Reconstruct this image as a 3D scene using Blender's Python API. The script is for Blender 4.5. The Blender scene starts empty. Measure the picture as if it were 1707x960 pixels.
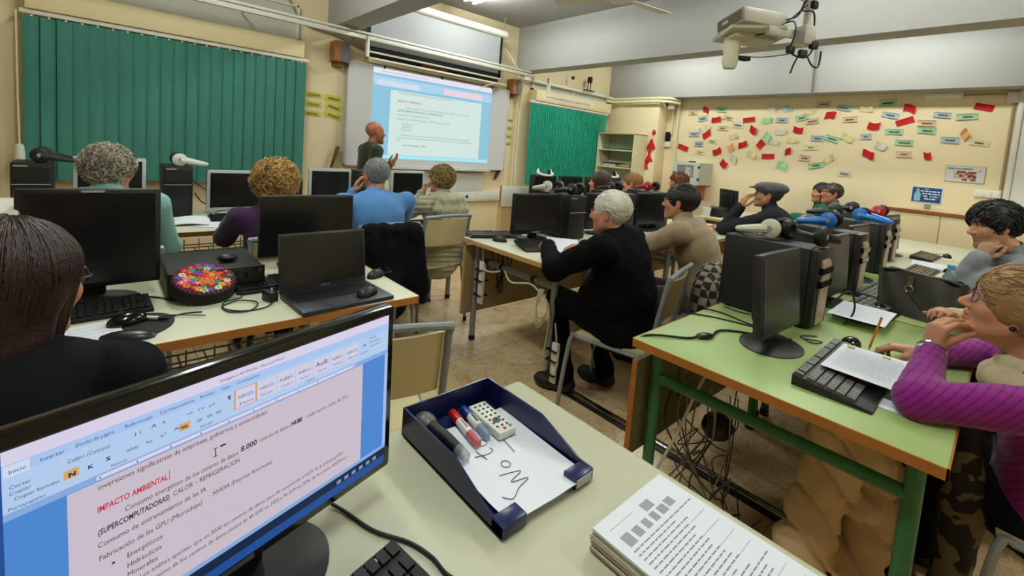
EXPO=0.0; LAMP=130.0
import bpy, bmesh, math, random
import numpy as np
from mathutils import Vector, Matrix
R=math.radians; PI=math.pi
SC=bpy.context.scene
COL=SC.collection
rnd=random.Random(7)

# ---------------------------------------------------------------- materials
def lin(h):
    h=h.lstrip('#'); c=[int(h[i:i+2],16)/255 for i in (0,2,4)]
    return tuple((x/12.92 if x<=.04045 else ((x+.055)/1.055)**2.4) for x in c)+(1.0,)
MATS={}
def mat(name,col,rough=.5,metal=0.,spec=.5,emit=None,es=1.,bump=0.,bscale=60.,var=0.,vscale=8.,alpha=1.,trans=0.,sheen=0.,ior=1.45,coat=0.):
    if name in MATS: return MATS[name]
    m=bpy.data.materials.new(name); m.use_nodes=True; nt=m.node_tree; N=nt.nodes; b=N['Principled BSDF']
    c=lin(col) if isinstance(col,str) else col
    b.inputs['Base Color'].default_value=c; b.inputs['Roughness'].default_value=rough
    b.inputs['Metallic'].default_value=metal; b.inputs['Specular IOR Level'].default_value=spec
    b.inputs['Alpha'].default_value=alpha; b.inputs['Transmission Weight'].default_value=trans; b.inputs['IOR'].default_value=ior
    b.inputs['Coat Weight'].default_value=coat
    if sheen: b.inputs['Sheen Weight'].default_value=sheen
    if emit:
        b.inputs['Emission Color'].default_value=lin(emit); b.inputs['Emission Strength'].default_value=es
    if bump or var:
        tc=N.new('ShaderNodeTexCoord')
    if bump:
        n=N.new('ShaderNodeTexNoise'); n.inputs['Scale'].default_value=bscale; n.inputs['Detail'].default_value=4
        nt.links.new(tc.outputs['Object'],n.inputs['Vector'])
        bp=N.new('ShaderNodeBump'); bp.inputs['Strength'].default_value=bump; bp.inputs['Distance'].default_value=.01
        nt.links.new(n.outputs['Fac'],bp.inputs['Height']); nt.links.new(bp.outputs['Normal'],b.inputs['Normal'])
    if var:
        n2=N.new('ShaderNodeTexNoise'); n2.inputs['Scale'].default_value=vscale; n2.inputs['Detail'].default_value=5
        nt.links.new(tc.outputs['Object'],n2.inputs['Vector'])
        mx=N.new('ShaderNodeMix'); mx.data_type='RGBA'
        mx.inputs['A'].default_value=tuple(x*(1-var) for x in c[:3])+(1,); mx.inputs['B'].default_value=tuple(min(1,x*(1+var)) for x in c[:3])+(1,)
        nt.links.new(n2.outputs['Fac'],mx.inputs['Factor']); nt.links.new(mx.outputs['Result'],b.inputs['Base Color'])
    MATS[name]=m; return m

# ---------------------------------------------------------------- mesh builder
def frame(d):
    d=Vector(d).normalized(); a=Vector((0,0,1)) if abs(d.z)<.95 else Vector((1,0,0))
    u=a.cross(d).normalized(); return u,d.cross(u)
class MB:
    def __init__(s): s.v=[]; s.f=[]; s.mi=[]; s.m=0; s.T=None
    def add(s,vs,fs):
        o=len(s.v)
        for p in vs:
            p=Vector(p); s.v.append(tuple(s.T@p if s.T is not None else p))
        for f in fs: s.f.append([o+i for i in f]); s.mi.append(s.m)
        return s
    def box(s,c,d,rot=None,bev=0.,seg=2):
        bm=bmesh.new(); bmesh.ops.create_cube(bm,size=1); bmesh.ops.scale(bm,vec=d,verts=bm.verts)
        if bev>0: bmesh.ops.bevel(bm,geom=bm.edges[:],offset=min(bev,min(d)*.49),segments=seg,affect='EDGES',profile=.5)
        M=Matrix.Translation(c)
        if rot is not None: M=M@(rot.to_4x4() if isinstance(rot,Matrix) else Matrix.Rotation(rot,4,'Z'))
        s._bm(bm,M); return s
    def bx(s,x0,x1,y0,y1,z0,z1,bev=0.): return s.box(((x0+x1)/2,(y0+y1)/2,(z0+z1)/2),(x1-x0,y1-y0,z1-z0),None,bev)
    def _bm(s,bm,M=None):
        bm.verts.index_update()
        s.add([M@v.co if M is not None else v.co for v in bm.verts],[[v.index for v in f.verts] for f in bm.faces]); bm.free()
    def cyl(s,p0,p1,r0,r1=None,n=14):
        r1=r0 if r1 is None else r1; p0=Vector(p0);p1=Vector(p1); u,w=frame(p1-p0); vs=[];fs=[]
        for p,r in ((p0,r0),(p1,r1)):
            for i in range(n):
                a=2*PI*i/n; vs.append(p+u*math.cos(a)*r+w*math.sin(a)*r)
        for i in range(n): fs.append([i,(i+1)%n,n+(i+1)%n,n+i])
        fs.append(list(range(n))[::-1]); fs.append(list(range(n,2*n))); return s.add(vs,fs)
    def tube(s,pts,r,n=7,smooth=0,flat=None):
        P=[Vector(p) for p in pts]
        if smooth:
            Q=[]
            for i in range(len(P)-1):
                a=P[max(i-1,0)];b=P[i];c=P[i+1];d=P[min(i+2,len(P)-1)]
                for k in range(smooth):
                    t=k/smooth; Q.append(.5*((2*b)+(c-a)*t+(2*a-5*b+4*c-d)*t*t+(-a+3*b-3*c+d)*t**3))
            Q.append(P[-1]); P=Q
        rs=r if isinstance(r,(list,tuple)) else None
        u=None; vs=[];fs=[]
        for i,p in enumerate(P):
            t=(P[min(i+1,len(P)-1)]-P[max(i-1,0)])
            if t.length<1e-9: t=Vector((0,0,1))
            t.normalize()
            if u is None: u,_=frame(t)
            u=(u-t*u.dot(t)); u=u.normalized() if u.length>1e-6 else frame(t)[0]; w=t.cross(u)
            q=i/(len(P)-1)
            rr=r if rs is None else np.interp(q,np.linspace(0,1,len(rs)),rs)
            for k in range(n):
                a=2*PI*k/n; vs.append(p+u*math.cos(a)*rr+w*math.sin(a)*rr*(flat or 1))
        for i in range(len(P)-1):
            for k in range(n): fs.append([i*n+k,i*n+(k+1)%n,(i+1)*n+(k+1)%n,(i+1)*n+k])
        fs.append(list(range(n))[::-1]); fs.append([(len(P)-1)*n+k for k in range(n)]); return s.add(vs,fs)
    def lathe(s,prof,c=(0,0,0),n=20,M=None):
        vs=[];fs=[]; c=Vector(c)
        for r,z in prof:
            for k in range(n):
                a=2*PI*k/n; p=Vector((r*math.cos(a),r*math.sin(a),z)); vs.append((M@p if M is not None else p)+c)
        for i in range(len(prof)-1):
            for k in range(n): fs.append([i*n+k,i*n+(k+1)%n,(i+1)*n+(k+1)%n,(i+1)*n+k])
        if prof[0][0]>1e-6: fs.append(list(range(n))[::-1])
        if prof[-1][0]>1e-6: fs.append([(len(prof)-1)*n+k for k in range(n)])
        return s.add(vs,fs)
    def prism(s,poly,h,M=None):
        n=len(poly); vs=[Vector((x,y,0)) for x,y in poly]+[Vector((x,y,h)) for x,y in poly]
        if M is not None: vs=[M@v for v in vs]
        return s.add(vs,[list(range(n))[::-1],list(range(n,2*n))]+[[i,(i+1)%n,n+(i+1)%n,n+i] for i in range(n)])
    def sph(s,c,r,sc=(1,1,1),rot=None,n=12):
        bm=bmesh.new(); bmesh.ops.create_uvsphere(bm,u_segments=n,v_segments=max(6,n*2//3),radius=r)
        M=Matrix.Translation(c)@(rot.to_4x4() if rot is not None else Matrix())@Matrix.Diagonal((*sc,1)); s._bm(bm,M); return s
    def sheet(s,fn,nu,nv,th=0.):
        vs=[];fs=[]
        for i in range(nu+1):
            for j in range(nv+1): vs.append(fn(i/nu,j/nv))
        for i in range(nu):
            for j in range(nv): a=i*(nv+1)+j; fs.append([a,a+nv+1,a+nv+2,a+1])
        if th:
            n=len(vs); vs=vs+[Vector(p)-Vector((0,0,th)) for p in vs]; fs=fs+[[q+n for q in f][::-1] for f in fs]
            def e(a,b): fs.append([a,b,b+n,a+n])
            for i in range(nu): e((i+1)*(nv+1),i*(nv+1)); e(i*(nv+1)+nv,(i+1)*(nv+1)+nv)
            for j in range(nv): e(j,j+1); e(nu*(nv+1)+j+1,nu*(nv+1)+j)
        return s.add(vs,fs)
    def obj(s,name,mats,parent=None,ang=38,loc=None):
        me=bpy.data.meshes.new(name); me.from_pydata(s.v,[],s.f)
        if not isinstance(mats,(list,tuple)): mats=[mats]
        for m in mats: me.materials.append(m)
        me.polygons.foreach_set('material_index',s.mi); me.polygons.foreach_set('use_smooth',[True]*len(s.f))
        me.update(); me.set_sharp_from_angle(angle=R(ang))
        o=bpy.data.objects.new(name,me); COL.objects.link(o)
        if parent: o.parent=parent
        if loc is not None: o.location=loc
        return o
def bxo(name,m,parent,*a,bev=0.): return MB().bx(*a,bev=bev).obj(name,m,parent)
def tag(o,label,cat,group=None,kind=None):
    o['label']=label; o['category']=cat
    if group: o['group']=group
    if kind: o['kind']=kind
    return o
GRP={'school_chair':'school chairs','student_desk':'classroom desks','desk_monitor':'switched off computer monitors','computer_tower':'black computer towers','keyboard':'black keyboards','mouse':'computer mice','headphones':'headphones left on the computers','paper_sheet':'loose white sheets on the desks','person':'people in the computer class','ceiling_lamp':'twin tube ceiling lamps','wall_speaker':'wooden wall speakers','marker_pen':'marker pens','socket_strip':'white socket strips','vertical_blind':'green vertical blinds'}
def thing(name,label,cat,loc=(0,0,0),rz=0.,group=None):
    group=group or GRP.get(name)
    o=bpy.data.objects.new(name,None); COL.objects.link(o); o.location=loc; o.rotation_euler=(0,0,rz); o.empty_display_size=.05
    return tag(o,label,cat,group)
def struct(o): o['kind']='structure'; return o
def dup(o,label=None,loc=None,rz=None,parent=None):
    c=o.copy(); COL.objects.link(c)
    if parent: c.parent=parent
    if label: c['label']=label
    if loc is not None: c.location=loc
    if rz is not None: c.rotation_euler=(0,0,rz)
    for ch in list(o.children): dup(ch,parent=c)
    return c
# lettering: a mesh of text, laid in the local XY plane
def letters(body,size,bold=0.,align='LEFT',shear=0.,sx=1.,ext=0.):
    cu=bpy.data.curves.new('t','FONT'); cu.body=body; cu.size=size; cu.align_x=align; cu.offset=bold; cu.shear=shear; cu.extrude=ext; cu.resolution_u=2
    o=bpy.data.objects.new('t',cu); COL.objects.link(o); dg=bpy.context.evaluated_depsgraph_get()
    me=bpy.data.meshes.new_from_object(o.evaluated_get(dg)); vs=[Vector((v.co.x*sx,v.co.y,v.co.z)) for v in me.vertices]; fs=[list(p.vertices) for p in me.polygons]
    bpy.data.objects.remove(o); bpy.data.curves.remove(cu); bpy.data.meshes.remove(me); return vs,fs
def put_text(mb,body,size,M,width=None,bold=0.,align='LEFT',shear=0.):
    vs,fs=letters(body,size,bold,align,shear)
    if width and vs:
        x1=max(v.x for v in vs); x0=min(v.x for v in vs); k=width/max(1e-6,(x1-x0)); vs=[Vector((v.x*k,v.y,v.z)) for v in vs]
    mb.add([M@v for v in vs],fs)
def cable(name,label,pts,r,m,parent=None,smooth=6,cat='cable',group=None,n=6):
    o=MB().tube(pts,r,n,smooth).obj(name,m,parent,ang=80)
    if parent is None: tag(o,label,cat,group)
    return o
# ---------------------------------------------------------------- camera (1707x960 frame, f = 755.5 px)
W_PX,F_PX=1707.,755.5
yaw,pit,rol=R(42.334),R(-4.731),R(4.430)
fw=Vector((math.sin(yaw)*math.cos(pit),math.cos(yaw)*math.cos(pit),math.sin(pit)))
rt=Vector((math.cos(yaw),-math.sin(yaw),0)); up=rt.cross(fw)
rt2=rt*math.cos(rol)+up*math.sin(rol); up2=up*math.cos(rol)-rt*math.sin(rol)
cd=bpy.data.cameras.new('camera'); cam=bpy.data.objects.new('camera',cd); COL.objects.link(cam)
M4=Matrix((rt2,up2,-fw)).transposed().to_4x4(); M4.translation=(0,0,1.40); cam.matrix_world=M4
cd.sensor_width=36; cd.lens=36*F_PX/W_PX; cd.shift_y=-(480-310)/W_PX; cd.clip_start=.02
SC.camera=cam
SC.view_settings.view_transform='Standard'; SC.view_settings.look='None'; SC.view_settings.gamma=1; SC.view_settings.use_curve_mapping=False
SC.view_settings.exposure=EXPO
SC.cycles.use_denoising=True; SC.cycles.max_bounces=8; SC.cycles.diffuse_bounces=4; SC.cycles.glossy_bounces=3; SC.cycles.transparent_max_bounces=8; SC.cycles.caustics_reflective=False; SC.cycles.caustics_refractive=False; SC.cycles.sample_clamp_indirect=6
wd=bpy.data.worlds.new('world'); SC.world=wd; wd.use_nodes=True
wd.node_tree.nodes['Background'].inputs[0].default_value=(.9,.95,1,1); wd.node_tree.nodes['Background'].inputs[1].default_value=.05

# ---------------------------------------------------------------- materials of the room
mWall=mat('wall_cream','#e7d5b0',.75,var=.03,vscale=2,bump=.03,bscale=90)
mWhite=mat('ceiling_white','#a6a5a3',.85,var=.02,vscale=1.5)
mTrim=mat('trim_cream','#e6d6ac',.6)
mBlind=mat('blind_green','#3a7a6e',.8,bump=.05,bscale=300,var=.08,vscale=3)
mPlas=mat('plastic_white','#dedcd2',.45)
mPipe=mat('pipe_cream','#e2d8b8',.5)
mGreyPan=mat('panel_grey','#c3c3ba',.5)
mBlack=mat('plastic_black','#0d0d0e',.45,bump=.02,bscale=400)
mDark=mat('plastic_charcoal','#111112',.55)
mGloss=mat('gloss_black','#0b0b0c',.12)
mScreen=mat('screen_off','#121214',.22)
mSilver=mat('plastic_silver','#b9bec2',.4)
mWood=mat('wood_brown','#8a5426',.5,var=.2,vscale=18)
mEdge=mat('edge_orange','#a8692a',.5,var=.12,vscale=25)
mSteel=mat('steel_grey','#8d9296',.38,metal=.35)
mChrome=mat('chrome','#c8c8c8',.2,metal=1)
mPaper=mat('paper_white','#e6eaf4',.8)
mInk=mat('ink_dark','#34363c',.8)
mInkS=mat('ink_grey','#8f949c',.8)
mCable=mat('cable_black','#0e0e0f',.5)
mCableW=mat('cable_white','#c9c6b4',.5)
def floor_mat():
    m=bpy.data.materials.new('marble_tile'); m.use_nodes=True; nt=m.node_tree; N=nt.nodes; L=nt.links; b=N['Principled BSDF']
    tc=N.new('ShaderNodeTexCoord'); mp=N.new('ShaderNodeMapping'); mp.inputs['Location'].default_value=(.17,.11,0); L.new(tc.outputs['Object'],mp.inputs[0])
    n1=N.new('ShaderNodeTexNoise'); n1.inputs['Scale'].default_value=3.2; n1.inputs['Detail'].default_value=9; n1.inputs['Roughness'].default_value=.68; n1.inputs['Distortion'].default_value=1.6; L.new(tc.outputs['Object'],n1.inputs[0])
    r1=N.new('ShaderNodeValToRGB'); e=r1.color_ramp.elements; e[0].position=.30; e[0].color=lin('#b08a5e'); e[1].position=.62; e[1].color=lin('#e2c8a2')
    x=e.new(.44); x.color=lin('#d6b88e'); L.new(n1.outputs['Fac'],r1.inputs[0])
    n2=N.new('ShaderNodeTexNoise'); n2.inputs['Scale'].default_value=7; n2.inputs['Detail'].default_value=8; n2.inputs['Distortion'].default_value=2.6; L.new(tc.outputs['Object'],n2.inputs[0])
    r2=N.new('ShaderNodeValToRGB'); e=r2.color_ramp.elements; e[0].position=.47; e[0].color=(0,0,0,1); e[1].position=.5; e[1].color=(1,1,1,1); x=e.new(.53); x.color=(0,0,0,1); L.new(n2.outputs['Fac'],r2.inputs[0])
    mv=N.new('ShaderNodeMath'); mv.operation='MULTIPLY'; mv.inputs[1].default_value=.42; L.new(r2.outputs[0],mv.inputs[0])
    mx=N.new('ShaderNodeMix'); mx.data_type='RGBA'; mx.inputs['B'].default_value=lin('#7d5432'); L.new(mv.outputs[0],mx.inputs['Factor']); L.new(r1.outputs[0],mx.inputs['A'])
    br=N.new('ShaderNodeTexBrick'); br.offset=0; br.inputs['Scale'].default_value=1; br.inputs['Brick Width'].default_value=.6; br.inputs['Row Height'].default_value=.6; br.inputs['Mortar Size'].default_value=.0022; br.inputs['Mortar Smooth'].default_value=.1
    L.new(mp.outputs[0],br.inputs[0])
    m2=N.new('ShaderNodeMix'); m2.data_type='RGBA'; m2.inputs['B'].default_value=lin('#8d6f50'); L.new(br.outputs['Fac'],m2.inputs['Factor']); L.new(mx.outputs['Result'],m2.inputs['A'])
    L.new(m2.outputs['Result'],b.inputs['Base Color']); b.inputs['Roughness'].default_value=.24; b.inputs['Specular IOR Level'].default_value=.45
    return m
# ---------------------------------------------------------------- shell
FY=5.2; RX=7.3; CZ=3.2
struct(bxo('floor',floor_mat(),None,-2.6,7.6,-2.8,5.4,-.1,0))
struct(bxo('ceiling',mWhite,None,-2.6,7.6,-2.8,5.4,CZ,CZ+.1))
struct(bxo('wall_front',mWall,None,-2.6,7.6,FY,FY+.2,0,CZ))
struct(bxo('wall_right',mWall,None,RX,RX+.2,-2.8,FY,0,CZ))
struct(bxo('wall_left',mWall,None,-2.6,-2.4,-2.8,FY,0,CZ))
struct(bxo('wall_back',mWall,None,-2.4,RX,-2.8,-2.6,0,CZ))
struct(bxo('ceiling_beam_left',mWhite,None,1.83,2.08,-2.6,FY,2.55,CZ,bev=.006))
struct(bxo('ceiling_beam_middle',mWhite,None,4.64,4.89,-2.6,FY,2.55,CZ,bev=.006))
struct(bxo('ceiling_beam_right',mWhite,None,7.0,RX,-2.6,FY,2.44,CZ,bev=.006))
o=MB(); o.bx(7.0,RX,4.13,FY,0,2.45,bev=.02); struct(o.obj('column_right',mWall))
struct(bxo('column_left',mTrim,None,-1.2,-.575,5.06,FY,0,CZ))
struct(bxo('baseboard_front',mWood,None,-.57,7.0,5.185,FY,0,.08)); struct(bxo('baseboard_right',mWood,None,7.285,RX,1.0,4.1,0,.08))
# roller shutter boxes and the fixed lights above them
for k,(x0,x1,bx1) in enumerate(((-.43,1.555,1.50),(4.97,6.91,6.86))):
    o=MB(); o.bx(x0,x1,5.05,FY,2.165,2.335,bev=.008); struct(o.obj('trim_%d'%(k+1),mTrim))
    w=MB(); zt=2.70 if k==0 else 2.50
    w.bx(x0+.02,bx1,5.165,FY,2.345,zt); win=struct(w.obj('window_%d'%(k+1),mGreyPan))
    f=MB(); 
    for (a,b,c,d) in ((x0,bx1+.02,2.337,2.36),(x0,bx1+.02,zt-.02,zt),(x0,x0+.025,2.337,zt),(bx1,bx1+.025,2.337,zt)): f.bx(a,b,5.15,FY,c,d)
    f.bx((x0+bx1)/2,(x0+bx1)/2+.03,5.15,FY,2.34,zt) if k else None
    f.obj('window_frame',mPlas,win)
# blinds
def blind(x0,x1,n,label,cordx):
    t=thing('vertical_blind',label,'blind',((x0+x1)/2,5.09,2.14),0,None); w=(x1-x0)
    bxo('headrail',mPlas,t,-w/2-.02,w/2+.02,-.02,.02,-.012,.022,bev=.004)
    s=MB(); p=w/n
    for i in range(n):
        cx=-w/2+p*(i+.5); a=R(9+(rnd.uniform(-4,4) if n<24 else rnd.uniform(-.6,.6))); 
        if n<24 and i==1: a=R(24)
        hw=p*.56; dz=rnd.uniform(-.004,.004)
        def fn(u,v,cx=cx,a=a,hw=hw,dz=dz):
            x=(u-.5)*2*hw; return Vector((cx+x*math.cos(a),x*math.sin(a)+.010*(1-(2*u-1)**2)*-1,-.02-v*1.254+dz))
        s.sheet(fn,4,6,0)
    s.obj('slats',mBlind,t)
    h=MB()
    for i in range(n): h.box((-w/2+p*(i+.5),-.006,-.02),(.012,.012,.016))
    h.obj('slat_hooks',mPlas,t)
    if cordx: 
        c=MB(); c.tube([(cordx,-.02,0),(cordx+.004,-.02,-.6),(cordx+.012,-.02,-1.02)],.006,6); c.obj('pull_cord',mPipe,t)
        c=MB(); c.lathe([(.0,.0),(.022,-.01),(.03,-.08),(.028,-.15),(.012,-.2),(.0,-.2)],(cordx+.012,-.02,-.99),12); c.obj('cord_weight',mPlas,t)
    return t
blind(-.44,1.59,22,'wide green vertical blind closed over the window left of the whiteboard',-1.05)
mBlind=mat('blind_emerald','#089076',.8,bump=.05,bscale=300,var=.08,vscale=3)
blind(4.895,6.85,40,'green vertical blind over the far window between whiteboard and bookcase',None)
# banner slip on the second shutter box
bn=MB(); bn.bx(5.10,6.42,5.046,5.05,2.20,2.29); o=tag(bn.obj('paper_banner',mat('paper_cream','#e8ddc4',.8)),'long paper strip with faint purple writing above the far green blind','banner')
iv=mat('ink_violet','#a58bb0',.8); tx=MB(); tx.T=Matrix.Translation((5.16,5.044,2.232))@Matrix.Rotation(R(90),4,'X')
put_text(tx,'Que bons professors en ha aquest a l\'escola',.05,Matrix(),1.12,bold=.001); tx.obj('banner_lettering',iv,o)
# ---------------------------------------------------------------- whiteboard with the lit slide
wb=thing('whiteboard','large white wall board carrying the bright projected page','whiteboard',(3.26,5.13,1.06))
mWB=mat('board_white','#cfd0d2',.35)
bxo('board',mWB,wb,-1.195,1.195,-.012,.06,.012,1.175)
f=MB()
for a in ((-1.21,1.21,0,.02),(-1.21,1.21,1.168,1.188),(-1.21,-1.19,0,1.188),(1.19,1.21,0,1.188)): f.bx(a[0],a[1],-.02,.06,a[2],a[3],bev=.004)
f.obj('board_frame',mat('frame_alu','#c9cbce',.4),wb)
for x in (-.78,.02,.87): bxo('clip',mDark,wb,x-.01,x+.01,-.026,0,1.16,1.20)
bxo('marker_tray',mat('frame_alu','#c9cbce',.4),wb,-.9,.9,-.07,-.01,-.022,.0,bev=.004)
for x,s in ((-1.2,1),(1.1,1)):
    b=MB(); b.prism([(0,0),(.02,0),(.10,.24),(.06,.24)],.03,Matrix.Translation((x-.16,.02,-.03 if s else -.2))@Matrix.Rotation(R(90),4,'X')) if x<0 else b.prism([(0,0),(.03,0),(.12,.14),(.06,.14)],.03,Matrix.Translation((x-.02,.06,-.14))@Matrix.Rotation(R(90),4,'X'))
    b.obj('brown_wedge',mat('wedge_brown','#5d4326',.6),wb)  # left one a wooden bracket, right one a small plain brown wedge
# the page thrown on the board: emissive sheet in place of the projector's light, flat on the board (x 2.345..4.135, z 1.16..2.225)
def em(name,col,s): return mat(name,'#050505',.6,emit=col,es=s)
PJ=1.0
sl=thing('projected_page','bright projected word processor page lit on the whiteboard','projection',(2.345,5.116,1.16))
def sbox(name,m,x0,x1,z0,z1,y): return bxo(name,m,sl,x0,x1,y-.001,y,z0,z1)
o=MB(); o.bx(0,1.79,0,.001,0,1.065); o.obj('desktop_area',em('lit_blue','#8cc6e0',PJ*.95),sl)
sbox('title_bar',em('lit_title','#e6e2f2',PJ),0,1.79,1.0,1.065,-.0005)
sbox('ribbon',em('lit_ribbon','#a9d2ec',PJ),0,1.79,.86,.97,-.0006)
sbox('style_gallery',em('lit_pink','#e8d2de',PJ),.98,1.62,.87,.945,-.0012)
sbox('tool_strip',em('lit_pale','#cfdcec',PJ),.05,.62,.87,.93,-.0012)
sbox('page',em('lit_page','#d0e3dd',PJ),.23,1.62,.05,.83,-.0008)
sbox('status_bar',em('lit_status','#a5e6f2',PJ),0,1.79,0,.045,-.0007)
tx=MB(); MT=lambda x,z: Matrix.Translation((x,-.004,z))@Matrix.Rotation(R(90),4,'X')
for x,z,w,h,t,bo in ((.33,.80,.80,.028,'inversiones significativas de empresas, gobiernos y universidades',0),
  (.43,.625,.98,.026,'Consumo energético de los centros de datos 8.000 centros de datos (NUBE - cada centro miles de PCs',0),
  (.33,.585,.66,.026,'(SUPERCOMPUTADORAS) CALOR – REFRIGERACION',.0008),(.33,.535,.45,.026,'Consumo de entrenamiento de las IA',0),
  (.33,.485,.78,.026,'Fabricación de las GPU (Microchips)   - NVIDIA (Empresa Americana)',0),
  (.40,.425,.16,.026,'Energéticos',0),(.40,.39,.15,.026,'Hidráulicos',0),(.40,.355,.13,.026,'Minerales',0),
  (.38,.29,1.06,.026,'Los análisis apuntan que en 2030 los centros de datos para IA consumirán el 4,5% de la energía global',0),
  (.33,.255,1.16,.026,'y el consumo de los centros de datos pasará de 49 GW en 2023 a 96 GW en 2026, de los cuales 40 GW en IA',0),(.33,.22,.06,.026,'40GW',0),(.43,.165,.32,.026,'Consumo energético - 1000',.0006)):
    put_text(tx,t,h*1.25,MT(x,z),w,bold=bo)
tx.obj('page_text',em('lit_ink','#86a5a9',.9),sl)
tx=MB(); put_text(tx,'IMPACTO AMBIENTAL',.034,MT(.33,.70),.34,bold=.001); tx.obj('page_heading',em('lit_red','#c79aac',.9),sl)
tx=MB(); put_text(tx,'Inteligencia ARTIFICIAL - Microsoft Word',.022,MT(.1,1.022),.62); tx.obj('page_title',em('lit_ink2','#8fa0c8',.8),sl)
# lower white panel and socket trunking
tag(bxo('wall_panel',mat('panel_white','#d6d8d4',.45),None,3.10,4.12,5.17,FY,.745,1.01,bev=.004),'plain white panel on the wall under the whiteboard','panel')
t=thing('socket_trunking','white socket trunking on the front wall below the whiteboard','trunking',(3.9,5.2,.6))
bxo('channel',mPlas,t,-.75,.66,-.05,0,0,.14,bev=.006)
for i,x in enumerate((-.12,-.04,.04)):
    MB().cyl((x-.1,-.05,.07),(x-.1,-.056,.07),.022,n=14).obj('socket',mDark,t)
bxo('socket_plate',mPlas,t,.1,.6,-.056,-.05,.02,.12,bev=.002)
# projection screen and its support
ps=thing('projection_screen','rolled down projection screen with black border above the whiteboard','projection screen',(3.13,4.92,2.90))
o=MB(); o.cyl((-1.02,0,.05),(1.02,0,.05),.05,n=16); o.obj('roller_case',mPlas,ps)
bxo('screen_cloth',mat('screen_cloth','#a4a6ab',.8),ps,-.93,.93,-.003,0,-.50,.03)
o=MB(); o.bx(-.97,-.93,-.004,.001,-.54,.03); o.bx(.93,.97,-.004,.001,-.54,.03); o.bx(-.97,.97,-.004,.001,-.545,-.49); o.obj('screen_border',mat('border_black','#15171a',.8),ps)
bxo('bottom_bar',mPlas,ps,-.98,.98,-.012,.008,-.565,-.545,bev=.004)
for x in (-.99,.99): o=MB(); o.tube([(x,0,.05),(x,.0,.29)],.01,6); o.obj('ceiling_hanger',mSteel,ps)
# ledge; dark strip above it painted as the shade in the gap
t=thing('blind_box_ledge','long cream ledge with a wooden block over the whiteboard','ledge',(3.28,5.2,2.26))
bxo('ledge_board',mTrim,t,-1.0,.99,-.10,0,0,.055,bev=.004); bxo('wooden_block',mat('wood_orange','#a8622a',.55),t,-.28,.10,-.06,0,.055,.13); bxo('gap_shade',mat('gap_dark','#4a4438',.8),t,-1.0,.99,-.03,0,.055,.17)
# trunking along the front of the room and its frame
t=thing('cable_trunking','white cable trunking spanning the front wall under the beams','trunking',(3.0,4.85,2.47))
for dz,r in ((0,.02),(.045,.012)): bxo('rail',mPlas,t,-3.6,1.62,-.02,.02,dz-r,dz+r,bev=.004)
bxo('rail',mPlas,t,1.62,3.98,-.02+.26,.02+.26,-.03,.01,bev=.004)
o=MB(); o.tube([(1.6,0,0),(1.72,.05,0),(1.9,.24,-.01)],.02,8,4); o.obj('corner_bend',mPlas,t)
for x in (-.86,-.9+2.9,): bxo('hanger_bar',mPlas,t,x-.012,x+.012,-.03,.02,-.2,.02)
bxo('lower_bar',mPlas,t,-.84,1.16,-.012,.012,-.215,-.195,bev=.003)
for x in (-2.0,-.9,.2,1.3): o=MB(); o.tube([(x,.02,.03),(x,.34,.03)],.008,6); o.obj('wall_arm',mPlas,t)
cable('conduit','white hanging cord looped under the trunking by the board',[(3.98,4.83,2.27),(3.75,4.83,2.18),(3.60,4.84,2.07)],.006,mPipe)
cable('conduit','grey flexible conduit dropping behind the left wall speaker',[(1.30,5.17,3.1),(1.38,5.17,2.85),(1.50,5.16,2.62),(1.62,5.16,2.53),(1.90,5.16,2.50),(2.02,5.16,2.46),(2.25,5.16,2.40)],.012,mat('conduit_grey','#8a8878',.5),cat='conduit')
cable('conduit','thin white conduit slanting from beam to trunking beside the screen',[(4.22,5.0,2.80),(4.50,4.95,2.50)],.012,mPipe,cat='conduit')
for i,(x,lab) in enumerate(((4.68,'cream vertical pipe right of the whiteboard, nearest the yellow notes'),(4.74,'cream vertical pipe right of the whiteboard, nearest the far blind'))):
    cable('wall_pipe',lab,[(x,5.16,.1),(x,5.16,2.2),(x+.05*i,5.12,2.42)],.016,mPipe,cat='pipe',smooth=3,n=8)
# pipes round the right corner
t=thing('corner_pipework','white pipes running along the right hand column and beam','pipe',(6.9,4.9,2.45))
for dz,dx in ((-.02,-.02),(-.075,-.03)):
    o=MB(); o.tube([(-.05+dx,.2,dz+.02),(0+dx+.03,.1,dz),(.05+dx,-.1,dz),(.05+dx,-.7,dz),(.07+dx,-.95,dz-.01),(.25,-1.05,dz-.02)],.022,8,5); o.obj('pipe_run',mPipe,t)
o=MB(); o.tube([(.35,-.98,-.02),(.36,-.98,-.4),(.36,-.98,-1.1)],.02,8); o.obj('down_pipe',mPipe,t)
o=MB(); o.tube([(.36,-.88,-.1),(.36,-.88,-.6)],.014,8); o.obj('down_pipe',mPipe,t)
tag(MB().bx(7.20,RX,3.98,4.10,2.27,2.40,bev=.01).obj('junction_box',mPlas),'white junction box under the pipes beside the column','junction box')
tag(MB().bx(7.26,RX,.05,.15,2.30,2.42,bev=.01).obj('junction_box',mPlas),'white junction box right of the emergency light','junction box')
t=thing('wall_sensor','small black sensors on a wire bracket over the far blind','sensor',(6.22,5.05,2.50))
bxo('sensor_head',mBlack,t,-.03,.03,-.03,.03,.12,.22); o=MB(); o.tube([(-.03,0,.12),(-.05,0,.0)],.008); o.tube([(.03,0,.12),(.02,0,.0)],.008); o.box((0,0,-.01),(.28,.03,.015)); o.obj('wire_bracket',mDark,t)
MB().sph((-.42,.02,.14),.03).obj('sensor_ball',mBlack,t)
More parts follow.
